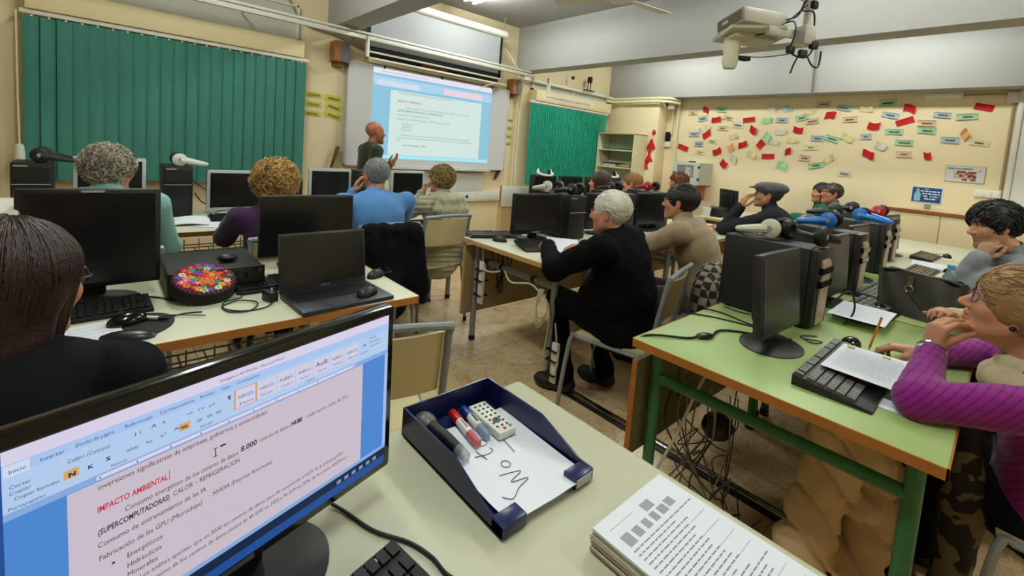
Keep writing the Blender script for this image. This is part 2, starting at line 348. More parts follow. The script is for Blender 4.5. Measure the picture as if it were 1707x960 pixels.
# loudspeakers
def speaker(x,lab):
    t=thing('wall_speaker',lab,'speaker',(x,5.2,2.2))
    o=MB(); o.prism([(-.085,0),(.085,0),(.085,-.13),(-.02,-.17),(-.085,-.15)],.215); o.obj('cabinet',mat('speaker_wood','#9a6430',.5,var=.15),t)
    o=MB(); o.prism([(-.02,-.171),(.084,-.131),(.084,-.137),(-.02,-.178)],.205,Matrix.Translation((0,0,.005))); o.obj('grille',mat('grille_grey','#6d7480',.8,bump=.2,bscale=900),t)
    o=MB(); o.prism([(-.06,0),(.06,0),(.03,-.10),(-.03,-.10)],.05,Matrix.Translation((0,0,-.05))); o.obj('wall_bracket',mat('speaker_wood2','#84542a',.5),t)
speaker(1.95,'wooden wall speaker with grey grille left of the whiteboard'); speaker(4.56,'wooden wall speaker with grey grille right of the whiteboard')
# yellow notes on the front wall
mYel=mat('note_yellow','#d8cf5e',.8)
def note(x,z,w,h,rot,lab,name='yellow_note',m=None,group='yellow word cards on the front wall'):
    t=MB(); T=Matrix.Translation((x,5.197,z))@Matrix.Rotation(R(rot),4,'Y'); t.T=T; t.sheet(lambda u,v:Vector(((u-.5)*w,-.012*math.sin(u*3)*(v),(v-.5)*h)),6,2); 
    o=tag(t.obj(name,m or mYel),lab,'note',group); k=MB(); k.T=T; 
    for i in range(4): k.bx(-w*.3+i*w*.16,-w*.3+i*w*.16+w*.12,-.016,-.0145,-h*.14,h*.12)
    k.obj('lettering',mat('ink_oliv','#77763c',.8),o)
ys=[(1.715,1.815,.20,.06,0,'upper left yellow card beside the wide green blind'),(1.925,1.80,.19,.075,4,'upper right yellow card close to the whiteboard corner'),(1.715,1.712,.18,.065,3,'middle left yellow card beside the wide green blind'),(1.93,1.705,.19,.08,14,'middle tilted yellow card next to the whiteboard edge'),(1.705,1.612,.19,.06,2,'lower left yellow card beside the wide green blind'),(1.93,1.61,.20,.075,16,'lowest tilted yellow card next to the whiteboard edge')]
for a in ys: note(*a)
for i,(z,w) in enumerate(((1.82,.13),(1.70,.12),(1.575,.13),(1.465,.11))): note(4.58,z,w,.06,0,['top','second','third','lowest'][i]+' yellow card in the column right of the whiteboard')
NOTES=[(3.684,2.213,0.156,0.060,5,'k','f'),(3.466,2.254,0.080,0.087,-1,'r','c'),(3.220,2.265,0.180,0.076,-5,'g','f'),(3.506,2.122,0.161,0.078,10,'b','f'),(3.278,2.104,0.134,0.086,-8,'r','c'),(3.102,2.133,0.157,0.056,-14,'k','f'),
(2.944,2.023,0.170,0.074,-7,'w','f'),(2.786,2.107,0.173,0.073,8,'r','f'),(2.703,1.958,0.094,0.108,-9,'r','c'),(3.401,1.987,0.089,0.087,-9,'y','c'),(3.168,1.972,0.160,0.066,-3,'k','f'),(3.625,1.864,0.186,0.069,2,'b','f'),
(3.550,1.935,0.081,0.059,36,'w','c'),(3.408,1.870,0.128,0.097,17,'r','c'),(3.316,1.761,0.175,0.058,-4,'y','f'),(3.524,1.709,0.152,0.079,1,'b','f'),(3.794,1.636,0.192,0.081,-19,'r','f'),(3.489,1.573,0.171,0.059,-6,'y','f'),
(3.212,1.608,0.124,0.095,11,'r','c'),(2.987,1.845,0.118,0.074,2,'y','c'),(3.004,1.680,0.091,0.103,18,'o','c'),(2.830,1.726,0.114,0.092,-2,'r','c'),(2.568,1.737,0.108,0.098,38,'r','c'),(2.683,1.588,0.111,0.081,-16,'y','c'),
(2.940,1.511,0.081,0.121,-6,'w','c'),(3.077,1.421,0.111,0.104,-31,'r','c'),(2.460,1.574,0.171,0.070,3,'r','f'),(2.479,2.261,0.089,0.088,-1,'w','c'),(2.271,2.258,0.093,0.086,19,'b','c'),(2.532,2.101,0.115,0.088,-10,'g','c'),
(2.333,2.105,0.157,0.069,-1,'b','f'),(2.082,2.140,0.163,0.075,13,'g','f'),(1.984,2.227,0.116,0.058,20,'y','c'),(1.954,2.092,0.173,0.074,10,'k','f'),(1.841,2.324,0.168,0.073,3,'k','f'),(1.605,2.268,0.172,0.063,-10,'b','f'),
(1.745,2.165,0.109,0.097,-15,'r','c'),(1.527,2.118,0.162,0.071,6,'k','f'),(2.325,1.945,0.133,0.078,6,'w','c'),(2.104,1.975,0.119,0.084,-7,'r','c'),(2.506,1.849,0.098,0.106,-28,'g','c'),(2.401,1.777,0.112,0.079,-23,'w','c'),
(2.161,1.824,0.114,0.068,-10,'y','c'),(1.865,1.860,0.163,0.074,-1,'b','f'),(1.693,1.859,0.176,0.072,-17,'g','f'),(1.521,1.887,0.130,0.087,-13,'y','c'),(1.928,1.730,0.172,0.066,1,'y','f'),(2.196,1.648,0.069,0.094,3,'r','c'),
(1.985,1.580,0.153,0.075,-4,'k','f'),(1.694,1.594,0.116,0.073,26,'y','c'),(1.842,1.487,0.184,0.066,12,'g','f'),(2.257,1.437,0.117,0.104,-20,'g','c'),(1.504,1.404,0.150,0.071,-3,'w','f'),(1.361,2.253,0.124,0.069,11,'y','c'),
(1.157,2.325,0.177,0.075,6,'g','f'),(0.941,2.244,0.111,0.087,-6,'r','c'),(1.118,2.173,0.170,0.067,-12,'b','f'),(0.971,2.098,0.175,0.073,22,'r','f'),(1.263,2.043,0.116,0.091,-14,'r','c'),(0.768,2.078,0.165,0.071,-1,'k','f'),
(0.758,1.990,0.165,0.071,-3,'g','f'),(1.062,1.968,0.173,0.067,1,'g','f'),(1.331,1.899,0.118,0.069,5,'b','f'),(1.163,1.795,0.107,0.083,-17,'w','c'),(0.950,1.838,0.174,0.066,-2,'g','f'),(1.280,1.678,0.117,0.092,-3,'r','c'),
(0.934,1.696,0.151,0.073,2,'k','f'),(0.717,1.700,0.063,0.085,9,'r','c'),(0.645,2.175,0.154,0.063,-6,'b','f'),(0.436,2.155,0.175,0.068,4,'g','f'),(0.312,2.260,0.154,0.073,-13,'r','f'),(0.545,1.885,0.161,0.069,-1,'b','f'),
(0.431,1.957,0.073,0.088,-28,'o','c'),(0.308,1.865,0.169,0.067,-8,'y','f')]
# ---------------------------------------------------------------- notes on the right wall
NC={'r':('red','#b80e1c'),'g':('green','#9fd0a0'),'b':('blue','#a9bcc6'),'k':('pink','#e4bd9a'),'y':('cream','#ddcf9c'),'w':('white','#cfccc0'),'o':('orange','#d99a63')}
ORD=['leftmost','second','third','fourth','fifth','sixth','seventh','eighth','ninth','tenth','eleventh','twelfth','thirteenth','fourteenth','fifteenth','sixteenth','seventeenth','eighteenth','nineteenth','twentieth']
NOTES.sort(key=lambda a:-a[0]); cnt={}; tot={}
for a in NOTES: tot[a[5],a[6]]=tot.get((a[5],a[6]),0)+1
for (y,z,w,h,rot,c,kind) in NOTES:
    nm,hx=NC[c]; k=cnt.get((c,kind),0); cnt[c,kind]=k+1; n=tot[c,kind]
    word={'f':'flat word card','c':'curled paper scrap'}[kind]; 
    tail={0:'level',1:'tilted down to its right',-1:'tilted up to its right'}[0 if abs(rot)<6 else (1 if rot<0 else -1)]
    if n==1: lab=f'the only {nm} {word} on the cream wall, {tail}'
    elif k==0: lab=f'leftmost {nm} {word} on the cream wall, {tail}'
    elif k==n-1: lab=f'rightmost {nm} {word} on the cream wall, {tail}'
    else: lab=f'{ORD[k]} {nm} {word} from the left, cream wall, {tail}'
    T=Matrix.Translation((RX-.004,y,z))@Matrix.Rotation(R(-rot),4,'X')
    mb=MB(); mb.T=T; ph=rnd.uniform(0,6)
    if kind=='f':
        mb.sheet(lambda u,v:Vector((-.002-.008*(v-.5)**2*4*(.6+.4*math.sin(3*u+ph)),-(u-.5)*w,(v-.5)*h)),8,3)
    else:
        # two folded flaps that stand away from the wall
        mb.sheet(lambda u,v:Vector((-.004-.03*abs(u-.45)*2*(.5+.5*v),-(u-.5)*w*1.05,(v-.5)*h+(.22*h*math.sin(u*3+ph)))),8,4)
    o=tag(mb.obj('word_card' if kind=='f' else 'paper_scrap',mat('note_'+nm,hx,.8)),lab,'note','word cards on the cream right hand wall')
    if kind=='f' and c!='r':
        t=MB(); t.T=T; q=w*rnd.uniform(.35,.6); p=-q/2
        while p<q/2: 
            l=rnd.uniform(.008,.016); t.bx(-.0135,-.0125,-(p+l),-p,-h*.15,h*.1); p+=l+.004
        t.obj('lettering',mInk,o)
        b=MB(); b.T=T
        if c in 'gbk':
            for s in (-1,1): b.bx(-.0125,-.0115,-w*.49,w*.49,s*h*.47-.002,s*h*.47+.002)
            b.obj('border_line',mInkS,o)
# red paper cut-outs on the column
for i,(y,z,s,lab) in enumerate(((4.30,1.86,.05,'small dark red cut-out above the bookcase side'),(4.33,1.65,.11,'upper red paper cut-out on the column beside the bookcase'),(4.35,1.45,.11,'middle red paper cut-out on the column beside the bookcase'),(4.385,1.30,.09,'lowest red paper cut-out on the column beside the bookcase'))):
    m=MB(); m.T=Matrix.Translation((6.993,y-.11,z)); m.sheet(lambda u,v:Vector((-.02*math.sin(PI*u),-(u-.5)*s*(1+.5*math.sin(v*4+i)),(v-.5)*s*1.6)),8,6); tag(m.obj('paper_cutout',mat('note_red','#b80e1c',.8)),lab,'paper','red paper cut-outs on the column')
# thermostat
t=thing('thermostat_panel','black display panel over a white switch plate by the column','control panel',(7.3,4.13,1.68))
bxo('display',mGloss,t,-.03,0,-.09,.09,.05,.21,bev=.006); bxo('switch_plate',mPlas,t,-.035,0,-.11,.09,-.05,.04,bev=.006)
# wall network cabinet
t=thing('network_cabinet','grey wall cabinet with glass door full of white cables','cabinet',(6.85,3.48,1.05))
mCab=mat('cabinet_grey','#b9bab2',.5)
o=MB(); o.bx(.02,.45,-.22,.22,0,.02); o.bx(.02,.45,-.22,.22,.33,.35); o.bx(.02,.45,-.22,-.2,.02,.33); o.bx(.02,.45,.2,.22,.02,.33); o.bx(.43,.45,-.2,.2,.02,.33); o.obj('cabinet_body',mCab,t)
d=MB(); d.bx(0,.0198,-.22,.22,0,.05); d.bx(0,.0198,-.22,.22,.30,.35); d.bx(0,.0198,.15,.22,.05,.30); d.bx(0,.0198,-.22,-.13,.05,.30); dd=d.obj('cabinet_door',mCab,t)
MB().bx(.008,.012,-.14,.16,.04,.31).obj('glass_pane',mat('glass_dark','#ffffff',.05,trans=.0,alpha=.12),dd)
for z in (.07,.26): MB().bx(-.012,.02,-.222,-.20,z,z+.04).obj('hinge',mDark,dd)
MB().cyl((-.004,.19,.17),(.0,.19,.17),.022).obj('lock_badge',mat('badge_blue','#1d4e7a',.4),dd)
bxo('patch_panel',mBlack,t,.06,.30,-.198,.198,.022,.328)
for i in range(5):
    a=rnd.uniform(-.1,.12); b=rnd.uniform(-.1,.12); MB().tube([(.06,a,.08),(.03,(a+b)/2+.02,.25+rnd.uniform(0,.04)),(.035,b,.2),(.06,b,.1)],.006,5,5).obj('patch_cable',mCableW,t)
bxo('switch_unit',mPlas,t,.04,.06,-.12,-.02,.04,.10)
tag(MB().bx(6.95,7.05,3.42,3.50,1.40,1.42,bev=.005).obj('cable_gland',mDark),'small black cap on top of the grey wall cabinet','cap')
tag(MB().bx(7.28,RX,3.34,3.48,.80,1.04,bev=.004).obj('orange_sheet',mat('sheet_orange','#cf7b52',.7)),'orange sheet on the wall below the grey network cabinet','sheet')
# emergency light, conduits, switches
t=thing('emergency_light','long white emergency light high on the right wall','light',(7.3,.66,2.355))
o=MB(); o.prism([(-.175,0),(.175,0),(.165,.105),(-.165,.105)],.06,Matrix.Rotation(R(-90),4,'Z')@Matrix.Rotation(R(90),4,'X')@Matrix.Translation((0,0,0))); o.obj('housing',mPlas,t)
bxo('lens',mat('lens_white','#e4dfd4',.3),t,-.075,-.055,-.145,.145,.015,.06,bev=.006)
mBr=mat('conduit_brown','#a08a68',.5)
cable('conduit','thin conduit from the emergency light to the junction box',[(7.28,.50,2.40),(7.28,.15,2.40)],.009,mBr,cat='conduit',smooth=0)
cable('conduit','brown conduit dropping from junction box to the wall switches',[(7.28,.09,2.30),(7.28,.085,1.36)],.012,mBr,cat='conduit',smooth=0)
cable('conduit','short grey conduit down the face of the right hand beam',[(6.985,1.93,3.18),(6.985,1.91,2.46),(7.1,1.90,2.425)],.012,mat('conduit_grey','#8a8878',.5),cat='conduit',smooth=0)
t=thing('wall_switches','row of three white light switches under the brown conduit','switch',(7.3,.16,1.265))
for i in range(3): bxo('switch',mPlas,t,-.04,0,-.075+i*.06,-.02+i*.06,0,.075,bev=.005)
bxo('back_box',mPlas,t,-.03,0,-.085,.125,-.005,.08,bev=.005)
# poster
po=tag(MB().bx(7.294,7.299,.12,.445,1.288,1.475).obj('poster',mat('poster_white','#cfcfd2',.5)),'white printed poster with a classroom photo on the right wall','poster')
b=MB(); 
for a in ((.12,.445,1.288,1.291),(.12,.445,1.472,1.475),(.12,.123,1.288,1.475),(.442,.445,1.288,1.475)): b.bx(7.2925,7.2942,*a)
b.obj('poster_border',mat('ink_slate','#6f7388',.6),po)
tx=MB(); PM=Matrix.Translation((7.2925,.425,1.433))@Matrix.Rotation(R(-90),4,'Z')@Matrix.Rotation(R(90),4,'X'); put_text(tx,"DEIXEU L'AULA COM ESTAVA",.025,PM,.205,bold=.0008); tx.obj('poster_heading',mInk,po)
ph=MB()
cs=['#8a5a50','#c59a86','#6b3b38','#e0cfc8','#b86b3a','#d9a06a','#4a2226','#c9b6b4','#a5756a','#7a4a48']
phm=[mat('photo_%d'%i,c,.5) for i,c in enumerate(cs)]
rr=random.Random(3)
for i in range(8):
    for j in range(5):
        ph.m=[3,1,8,0,9][j] if rr.random()<.45 else rr.randrange(10); ph.bx(7.2925,7.294,.37-(i+1)*.0225,.37-i*.0225,1.308+j*.0215,1.308+(j+1)*.0215)
ph.obj('poster_photo',phm,po)
lg=MB()
for a in (90,210,330): lg.m=0; lg.prism([(-.004,.004),(.004,.004),(.002,.02),(-.002,.02)],.001,Matrix.Translation((7.2932,.165,1.425))@Matrix.Rotation(R(-90),4,'Z')@Matrix.Rotation(R(90),4,'X')@Matrix.Rotation(R(a-90),4,'Z'))
lg.obj('poster_emblem',mat('ink_olive','#8c7a4a',.6),po)
po.location=(0,.098,.122)
# blue sign with the printed bottle
si=tag(MB().bx(7.293,7.299,.535,.815,1.13,1.325).obj('blue_sign',mat('sign_white','#d8dadf',.5)),'small blue sign with white lines and a printed bottle above the low cabinet','sign')
bxo('sign_field',mat('sign_blue','#123f78',.4),si,7.2915,7.2932,.545,.805,1.14,1.315)
tx=MB()
for i,(a,b) in enumerate(((.73,.56),(.715,.56),(.70,.57),(.69,.585))):
    p=a; z=1.265-i*.030
    while p>b: l=rr.uniform(.012,.04); tx.bx(7.2905,7.2918,max(b,p-l),p,z,z+.014); p-=l+.008
tx.bx(7.2905,7.2918,.66,.70,1.293,1.300); tx.obj('sign_lettering',mat('sign_ink','#d3dcea',.6),si)
MB().sph((7.291,.655,1.215),.012,(.1,1,1.3)).obj('sign_drop',mBlack,si)
o=MB(); o.T=Matrix.Translation((7.2908,.755,1.15)); o.prism([(-.028,0),(.028,0),(.03,.08),(.02,.10),(.012,.125),(.012,.15),(-.012,.15),(-.012,.125),(-.02,.10),(-.03,.08)],.0012,Matrix.Rotation(R(-90),4,'Z')@Matrix.Rotation(R(90),4,'X')); o.obj('sign_bottle',mat('print_aqua','#7fb2c4',.5),si)
# low cabinet under it
t=thing('low_cabinet','long low cream cupboard with brown top edge under the blue sign','cupboard',(7.1,0,0))
mDoor=mat('door_cream','#dcc9a0',.5)
bxo('cupboard_body',mDoor,t,-.19,.195,-1.2,.98,.08,1.025); bxo('cupboard_top',mat('top_cream','#dccaa6',.5),t,-.215,.195,-1.22,.99,1.03,1.06); bxo('top_edge',mat('edge_brown','#8a4a24',.5),t,-.222,-.215,-1.22,.99,1.025,1.06)
bxo('plinth',mDark,t,-.17,.19,-1.2,.97,0,.08)
for y0,y1,hy in ((-.60,.49,.44),(.495,.975,.545),(-1.19,-.605,-.65)):
    d=bxo('cupboard_door',mDoor,t,-.205,-.19,y0+.003,y1-.003,.09,1.02,bev=.003)
    h=MB(); h.tube([(-.205,hy,.59),(-.232,hy,.60),(-.232,hy,.68),(-.205,hy,.69)],.005,6); h.obj('door_handle',mSteel,d)
# glass jar standing on the cabinet top
o=MB(); o.lathe([(.0,0),(.028,0),(.03,.05),(.026,.055),(.024,.05),(.024,.006),(0,.006)],(7.22,.645,1.061),16); tag(o.obj('glass_tumbler',mat('glass_aqua','#bfe0e4',.05,trans=1.,ior=1.45)),'little clear glass tumbler on the low cupboard below the blue sign','glass')
# door casing at the right edge
dr=struct(bxo('door_1',mat('door_white','#d5d2cc',.5),None,7.25,RX,-.95,.012,0,2.45,bev=.004)); bxo('door_casing',mat('door_white','#d5d2cc',.5),dr,7.235,RX,.012,.058,0,2.5,bev=.006); 
o=MB(); o.tube([(7.25,-.1,1.02),(7.20,-.1,1.02),(7.20,-.22,1.02)],.01,8); o.obj('door_handle',mSteel,dr)
# bookcase against the column
t=thing('bookcase','tall cream open bookcase between far blind and column','bookcase',(6.80,4.68,0))
mBk=mat('bookcase_cream','#ddd3b2',.55)
bxo('side_panel',mBk,t,-.2,.19,-.38,-.36,0,1.80); bxo('side_panel',mBk,t,-.2,.19,.36,.38,0,1.80); bxo('top_board',mBk,t,-.2,.19,-.38,.38,1.79,1.81); bxo('back_panel',mat('bookcase_green','#c9cfb2',.6),t,.17,.19,-.36,.36,0,1.79)
for z in (.08,.5,.92,1.20,1.50): bxo('shelf',mBk,t,-.19,.17,-.36,.36,z,z+.02)
tag(MB().bx(6.64,6.9,4.62,4.92,1.521,1.545,bev=.004).obj('folder',mat('folder_teal','#2f6a60',.5)),'flat teal folder on the upper shelf of the bookcase','folder')
tag(MB().bx(6.66,6.92,4.38,4.58,1.521,1.54,bev=.004).obj('folder',mDark),'dark folder lying on the upper shelf of the bookcase','folder')
tag(MB().bx(6.62,6.9,4.66,4.92,1.221,1.275,bev=.004).obj('paper_tray',mPlas),'white paper box on the middle shelf of the bookcase','box')
tag(MB().bx(6.62,6.9,4.39,4.58,1.221,1.27,bev=.004).obj('book_stack',mat('books_tan','#b08a5a',.6)),'tan book lying on the middle shelf of the bookcase','book')
tag(MB().bx(6.60,6.86,4.61,4.90,1.276,1.288).obj('black_binder',mDark),'black binder on top of the white box in the bookcase','binder')
# white teacher stand at the front
t=thing('teacher_stand','white topped wooden stand beside the far monitors at the front','stand',(3.95,4.3,0))
bxo('stand_cabinet',mat('stand_wood','#cdb488',.5),t,-.20,.22,-.02,.06,0,.70); bxo('white_panel',mat('panel_white','#d6d8d4',.45),t,-.24,.30,-.04,-.02,.66,.915,bev=.003); bxo('panel_edge',mEdge,t,-.25,-.24,-.04,-.02,.66,.93)
# ---------------------------------------------------------------- ceiling equipment
TUBE_S=LAMP
def fixture(x,y,lab,vis=True,L=1.25):
    t=thing('ceiling_lamp',lab,'ceiling light',(x,y,CZ))
    o=MB(); o.prism([(-.09,0),(.09,0),(.05,-.05),(-.05,-.05)],L,Matrix.Translation((0,L/2,0))@Matrix.Rotation(R(90),4,'X')); o.obj('lamp_body',mPlas,t)
    for dx in (-.065,.065):
        MB().cyl((dx,-L/2+.03,-.075),(dx,L/2-.03,-.075),.013,n=10).obj('fluorescent_tube',mat('tube_light','#ffffff',.4,emit='#f4fbf2',es=TUBE_S),t)
        MB().cyl((dx,-L/2,-.075),(dx,-L/2+.03,-.075),.014,n=10).obj('tube_socket',mPlas,t)
    return t
for x,y,lab in ((3.3,4.05,'twin tube ceiling lamp between the beams in front of the screen'),(3.3,1.0,'twin tube ceiling lamp between the beams above the middle desks'),(.4,3.4,'twin tube ceiling lamp above the front left desks'),(.4,.6,'twin tube ceiling lamp above the near left desks'),(5.9,3.6,'twin tube ceiling lamp right of the middle beam near the front'),(5.9,1.0,'twin tube ceiling lamp right of the middle beam near the camera'),(3.3,-1.7,'twin tube ceiling lamp at the rear middle')): fixture(x,y,lab)
t=thing('ceiling_fan','white ceiling fan between the beams','fan',(3.36,2.47,2.78))
o=MB(); o.lathe([(0,-.04),(.08,-.035),(.13,-.01),(.14,.04),(.10,.09),(.03,.11),(.02,.42),(0,.42)],n=24); o.obj('motor_hub',mat('fan_white','#d5d2c2',.5),t)
for k,a in enumerate((112,232,352)):
    o=MB(); T=Matrix.Rotation(R(a),4,'Z')@Matrix.Rotation(R(9),4,'X'); o.T=T; o.prism([(.10,-.04),(.60,-.075),(.62,0),(.60,.075),(.10,.04)],.008); o.obj('fan_blade',mat('fan_white','#d5d2c2',.5),t)
# projector on its bracket
t=thing('projector','white ceiling projector aimed at the whiteboard','projector',(2.93,1.17,2.195),R(-28))
mPj=mat('projector_white','#d6d4ca',.45)
T=Matrix.Rotation(R(-9),4,'X')
o=MB(); o.T=T; o.box((0,0,.07),(.30,.24,.095),bev=.018); o.obj('projector_body',mPj,t)
o=MB(); o.T=T; o.box((-.151,0,.07),(.004,.20,.06)); 
o.obj('vent_grille',mat('grille_dark','#77766c',.6),t)
o=MB(); o.T=T; o.box((-.154,.03,.07),(.003,.05,.02)); o.obj('badge',mat('badge_white','#e6e6e0',.4),t)
o=MB(); o.T=T; o.cyl((.06,.12,.075),(.06,.15,.075),.035,n=18); o.obj('lens',mGloss,t)
t=thing('projector_mount','white ceiling pole and tray carrying the projector','bracket',(2.93,1.17,2.185),R(-28))
o=MB(); o.T=T; o.prism([(-.20,-.08),(.10,-.17),(.20,-.10),(.20,.12),(-.16,.14)],.02); o.box((0,-.02,-.012),(.3,.06,.03)); o.obj('tray',mat('bracket_white','#c9c6b6',.5),t)
o=MB(); o.lathe([(0,-.20),(.035,-.195),(.048,-.15),(.04,-.11),(.05,-.08),(.05,-.01),(0,0)],(-.10,.03,0),16); o.obj('lower_swivel',mat('bracket_white2','#cfccb4',.5),t)
o=MB(); o.cyl((.24,-.16,-.02),(.24,-.16,1.01),.02,n=12); o.bx(.20,.28,-.2,-.12,-.05,.06,bev=.01); o.box((.12,-.14,.01),(.26,.03,.05),bev=.006); o.obj('pole',mat('pole_white','#d8d8d4',.4),t)
MB().cyl((.24,-.16,.99),(.24,-.16,1.012),.08,n=20).obj('ceiling_flange',mPlas,t)
for nm,P,r,m in (('power_lead',[(.15,-.10,.10),(.22,-.12,.14),(.25,-.13,.30),(.22,-.1,.50),(.24,-.15,.8)],.006,mCable),('video_lead',[(.15,-.06,.08),(.19,-.12,.09),(.16,-.17,.0),(.14,-.17,-.10),(.22,-.2,-.13),(.27,-.2,-.06),(.28,-.18,.05),(.26,-.18,.14),(.18,-.18,.14),(.20,-.2,.22)],.005,mCable),('loose_lead',[(.20,-.19,-.09),(.15,-.2,-.17),(.13,-.2,-.23)],.005,mCable),('loop_lead',[(.22,-.2,-.1),(.25,-.22,-.17),(.32,-.2,-.17),(.33,-.2,-.08)],.005,mCable),('thin_lead',[(-.06,.0,-.12),(.03,-.08,-.13),(.15,-.15,-.11)],.003,mCable),('white_lead',[(.20,-.16,.2),(.12,-.16,.22),(.1,-.15,.27),(.18,-.16,.33),(.22,-.17,.5),(.22,-.17,.9)],.005,mCableW),('white_lead',[(.21,-.18,.24),(.13,-.18,.25),(.14,-.18,.31),(.2,-.18,.4),(.21,-.18,.95)],.005,mCableW),('brace_lead',[(.0,-.05,.0),(.1,-.12,.05),(.26,-.18,.22)],.004,mCable)):
    o=MB(); o.tube(P,r,6,6); o.obj(nm,m,t)
for P in ((.20,-.2,-.11),(.28,-.19,-.05),(.26,-.18,.18),(.14,-.17,-.09)): MB().box(P,(.05,.03,.045),rot=rnd.uniform(0,1),bev=.008).obj('plug',mBlack,t)
MB().tube([(-.05,.03,-.12),(-.01,.02,-.13),(.02,.0,-.125)],.014,7,3).obj('plug',mBlack,t)
# ---------------------------------------------------------------- desks
mTopC=mat('laminate_cream','#d3d3ba',.38,var=.03,vscale=3); mTopN=mat('laminate_pale','#c2c1a8',.4,var=.03,vscale=3); mTopG=mat('laminate_green','#a3b977',.35,var=.04,vscale=4)
mEdgeL=mat('edge_maple','#c49a60',.5,var=.1,vscale=20); mLegG=mat('leg_green','#2f6b3c',.35); mPanG=mat('panel_olive','#6d6a4a',.6); mPanT=mat('panel_tan','#a08c66',.55)
def desk(name,label,x0,x1,y0,y1,top,edge,leg,panel=None,basket=False,group=None,rz=0,pz=(.19,.69),th=.028):
    cx,cy=(x0+x1)/2,(y0+y1)/2; w,d=(x1-x0)/2,(y1-y0)/2
    t=thing(name,label,'desk',(cx,cy,0),rz,group)
    o=MB(); o.bx(-w+.004,w-.004,-d+.004,d-.004,.75-th,.75,bev=.002); tt=o.obj('tabletop',top,t)
    e=MB(); 
    for a in ((-w,w,-d,-d+.005),(-w,w,d-.005,d),(-w,-w+.005,-d,d),(w-.005,w,-d,d)): e.bx(a[0],a[1],a[2],a[3],.75-th-.001,.749)
    e.obj('edge_band',edge,tt)
    r=.021
    for sx in (-1,1):
        for sy in (-1,1):
            x,y=sx*(w-.10),sy*(d-.06); l=MB(); l.cyl((x,y,.02),(x,y,.75-th),r,n=14); l.m=1; l.cyl((x,y,0),(x,y,.035),r*1.12,n=14); l.obj('leg',[leg,mDark],t)
        b=MB(); b.cyl((sx*(w-.10),-d+.06,.60),(sx*(w-.10),d-.06,.60),.019,n=12); b.obj('side_rail',leg,t)
    b=MB(); b.cyl((-w+.10,d-.06,.66),(w-.10,d-.06,.66),.014,n=10); b.obj('back_rail',leg,t)
    if panel is not None:
        p=MB(); p.bx(-w+.02,w-.02,d-.022,d-.004,pz[0],pz[1]); pp=p.obj('modesty_panel',panel,t)
        for s in (-1,1): MB().bx(s*(w-.02)-.003,s*(w-.02)+.003,d-.023,d-.003,pz[0],pz[1]).obj('panel_edge',mEdge if edge is mEdge else mEdgeL,pp)
    if basket:
        k=MB(); n=int(2*(w-.12)/.075)
        for z,y in ((.62,-d+.03),(.60,-d+.14),(.60,-d+.24),(.665,-d+.03)): k.cyl((-w+.12,y,z),(w-.12,y,z),.0035,n=5)
        for i in range(n+1):
            x=-w+.12+i*.075; k.tube([(x,-d+.03,.70),(x,-d+.03,.62),(x,-d+.05,.60),(x,-d+.24,.60)],.0028,5)
        k.obj('wire_basket',mat('wire_grey','#5c564a',.4,metal=.4),t)
    return t
desk('teacher_desk','pale desk nearest the camera holding the lit monitor and blue tray',-.62,.875,-.06,.868,mTopN,mat('edge_pale','#b3ac8c',.5),mSteel)
desk('student_desk','cream desk with the laptop and embroidered bag, wire basket below',-.30,1.0,1.62,2.46,mTopC,mEdge,mSteel,None,True)
desk('student_desk','cream desk at far left beside the dark haired woman',-1.62,-.32,1.62,2.46,mTopC,mEdge,mSteel,None,True)
for x0,lab in ((-1.98,'cream front desk at the far left of the whiteboard row'),(-.50,'cream front desk with the open book, in front of the turquoise pullover'),(.98,'cream front desk between the purple and blue pullovers with silver monitors')): desk('student_desk',lab,x0,x0+1.46,3.27,4.12,mTopC,mat('edge_redbrown','#7c4622',.5),mSteel,None,True)
desk('student_desk','white topped desk of the white haired man with cables tied to its frame',1.895,3.395,1.685,2.56,mTopC,mEdgeL,mSteel,mPanT)
desk('student_desk','white desk beside the man in the beige pullover',3.41,4.92,1.66,2.53,mTopC,mEdgeL,mSteel,mPanT)
desk('student_desk','white desk by the man in the flat cap with a small black monitor',5.45,6.90,1.66,2.56,mTopC,mEdgeL,mSteel,mPanT)
desk('student_desk','green topped desk with orange edge, nearest on the right',1.43,2.70,.022,.862,mTopG,mEdge,mLegG,mPanG,pz=(.30,.665))
desk('student_desk','second green topped desk carrying the dark handbag',2.71,3.93,.022,.862,mTopG,mEdge,mLegG,mPanG,pz=(.30,.665))
desk('student_desk','cream desk end on with the green desks, near the young man',3.94,5.22,.022,.862,mTopC,mEdge,mLegG,mPanG,pz=(.30,.665))
desk('student_desk','farthest cream desk of the right hand row, by the low cupboard',5.23,6.45,.022,.862,mTopC,mEdge,mLegG,mPanG,pz=(.30,.665))
for x0,lab in ((3.98,'far desk with black monitors in front of the bookcase, left one'),(5.30,'far desk with black monitors in front of the bookcase, right one')): desk('student_desk',lab,x0,x0+1.3,3.40,4.22,mTopC,mEdgeL,mSteel,mPanT)
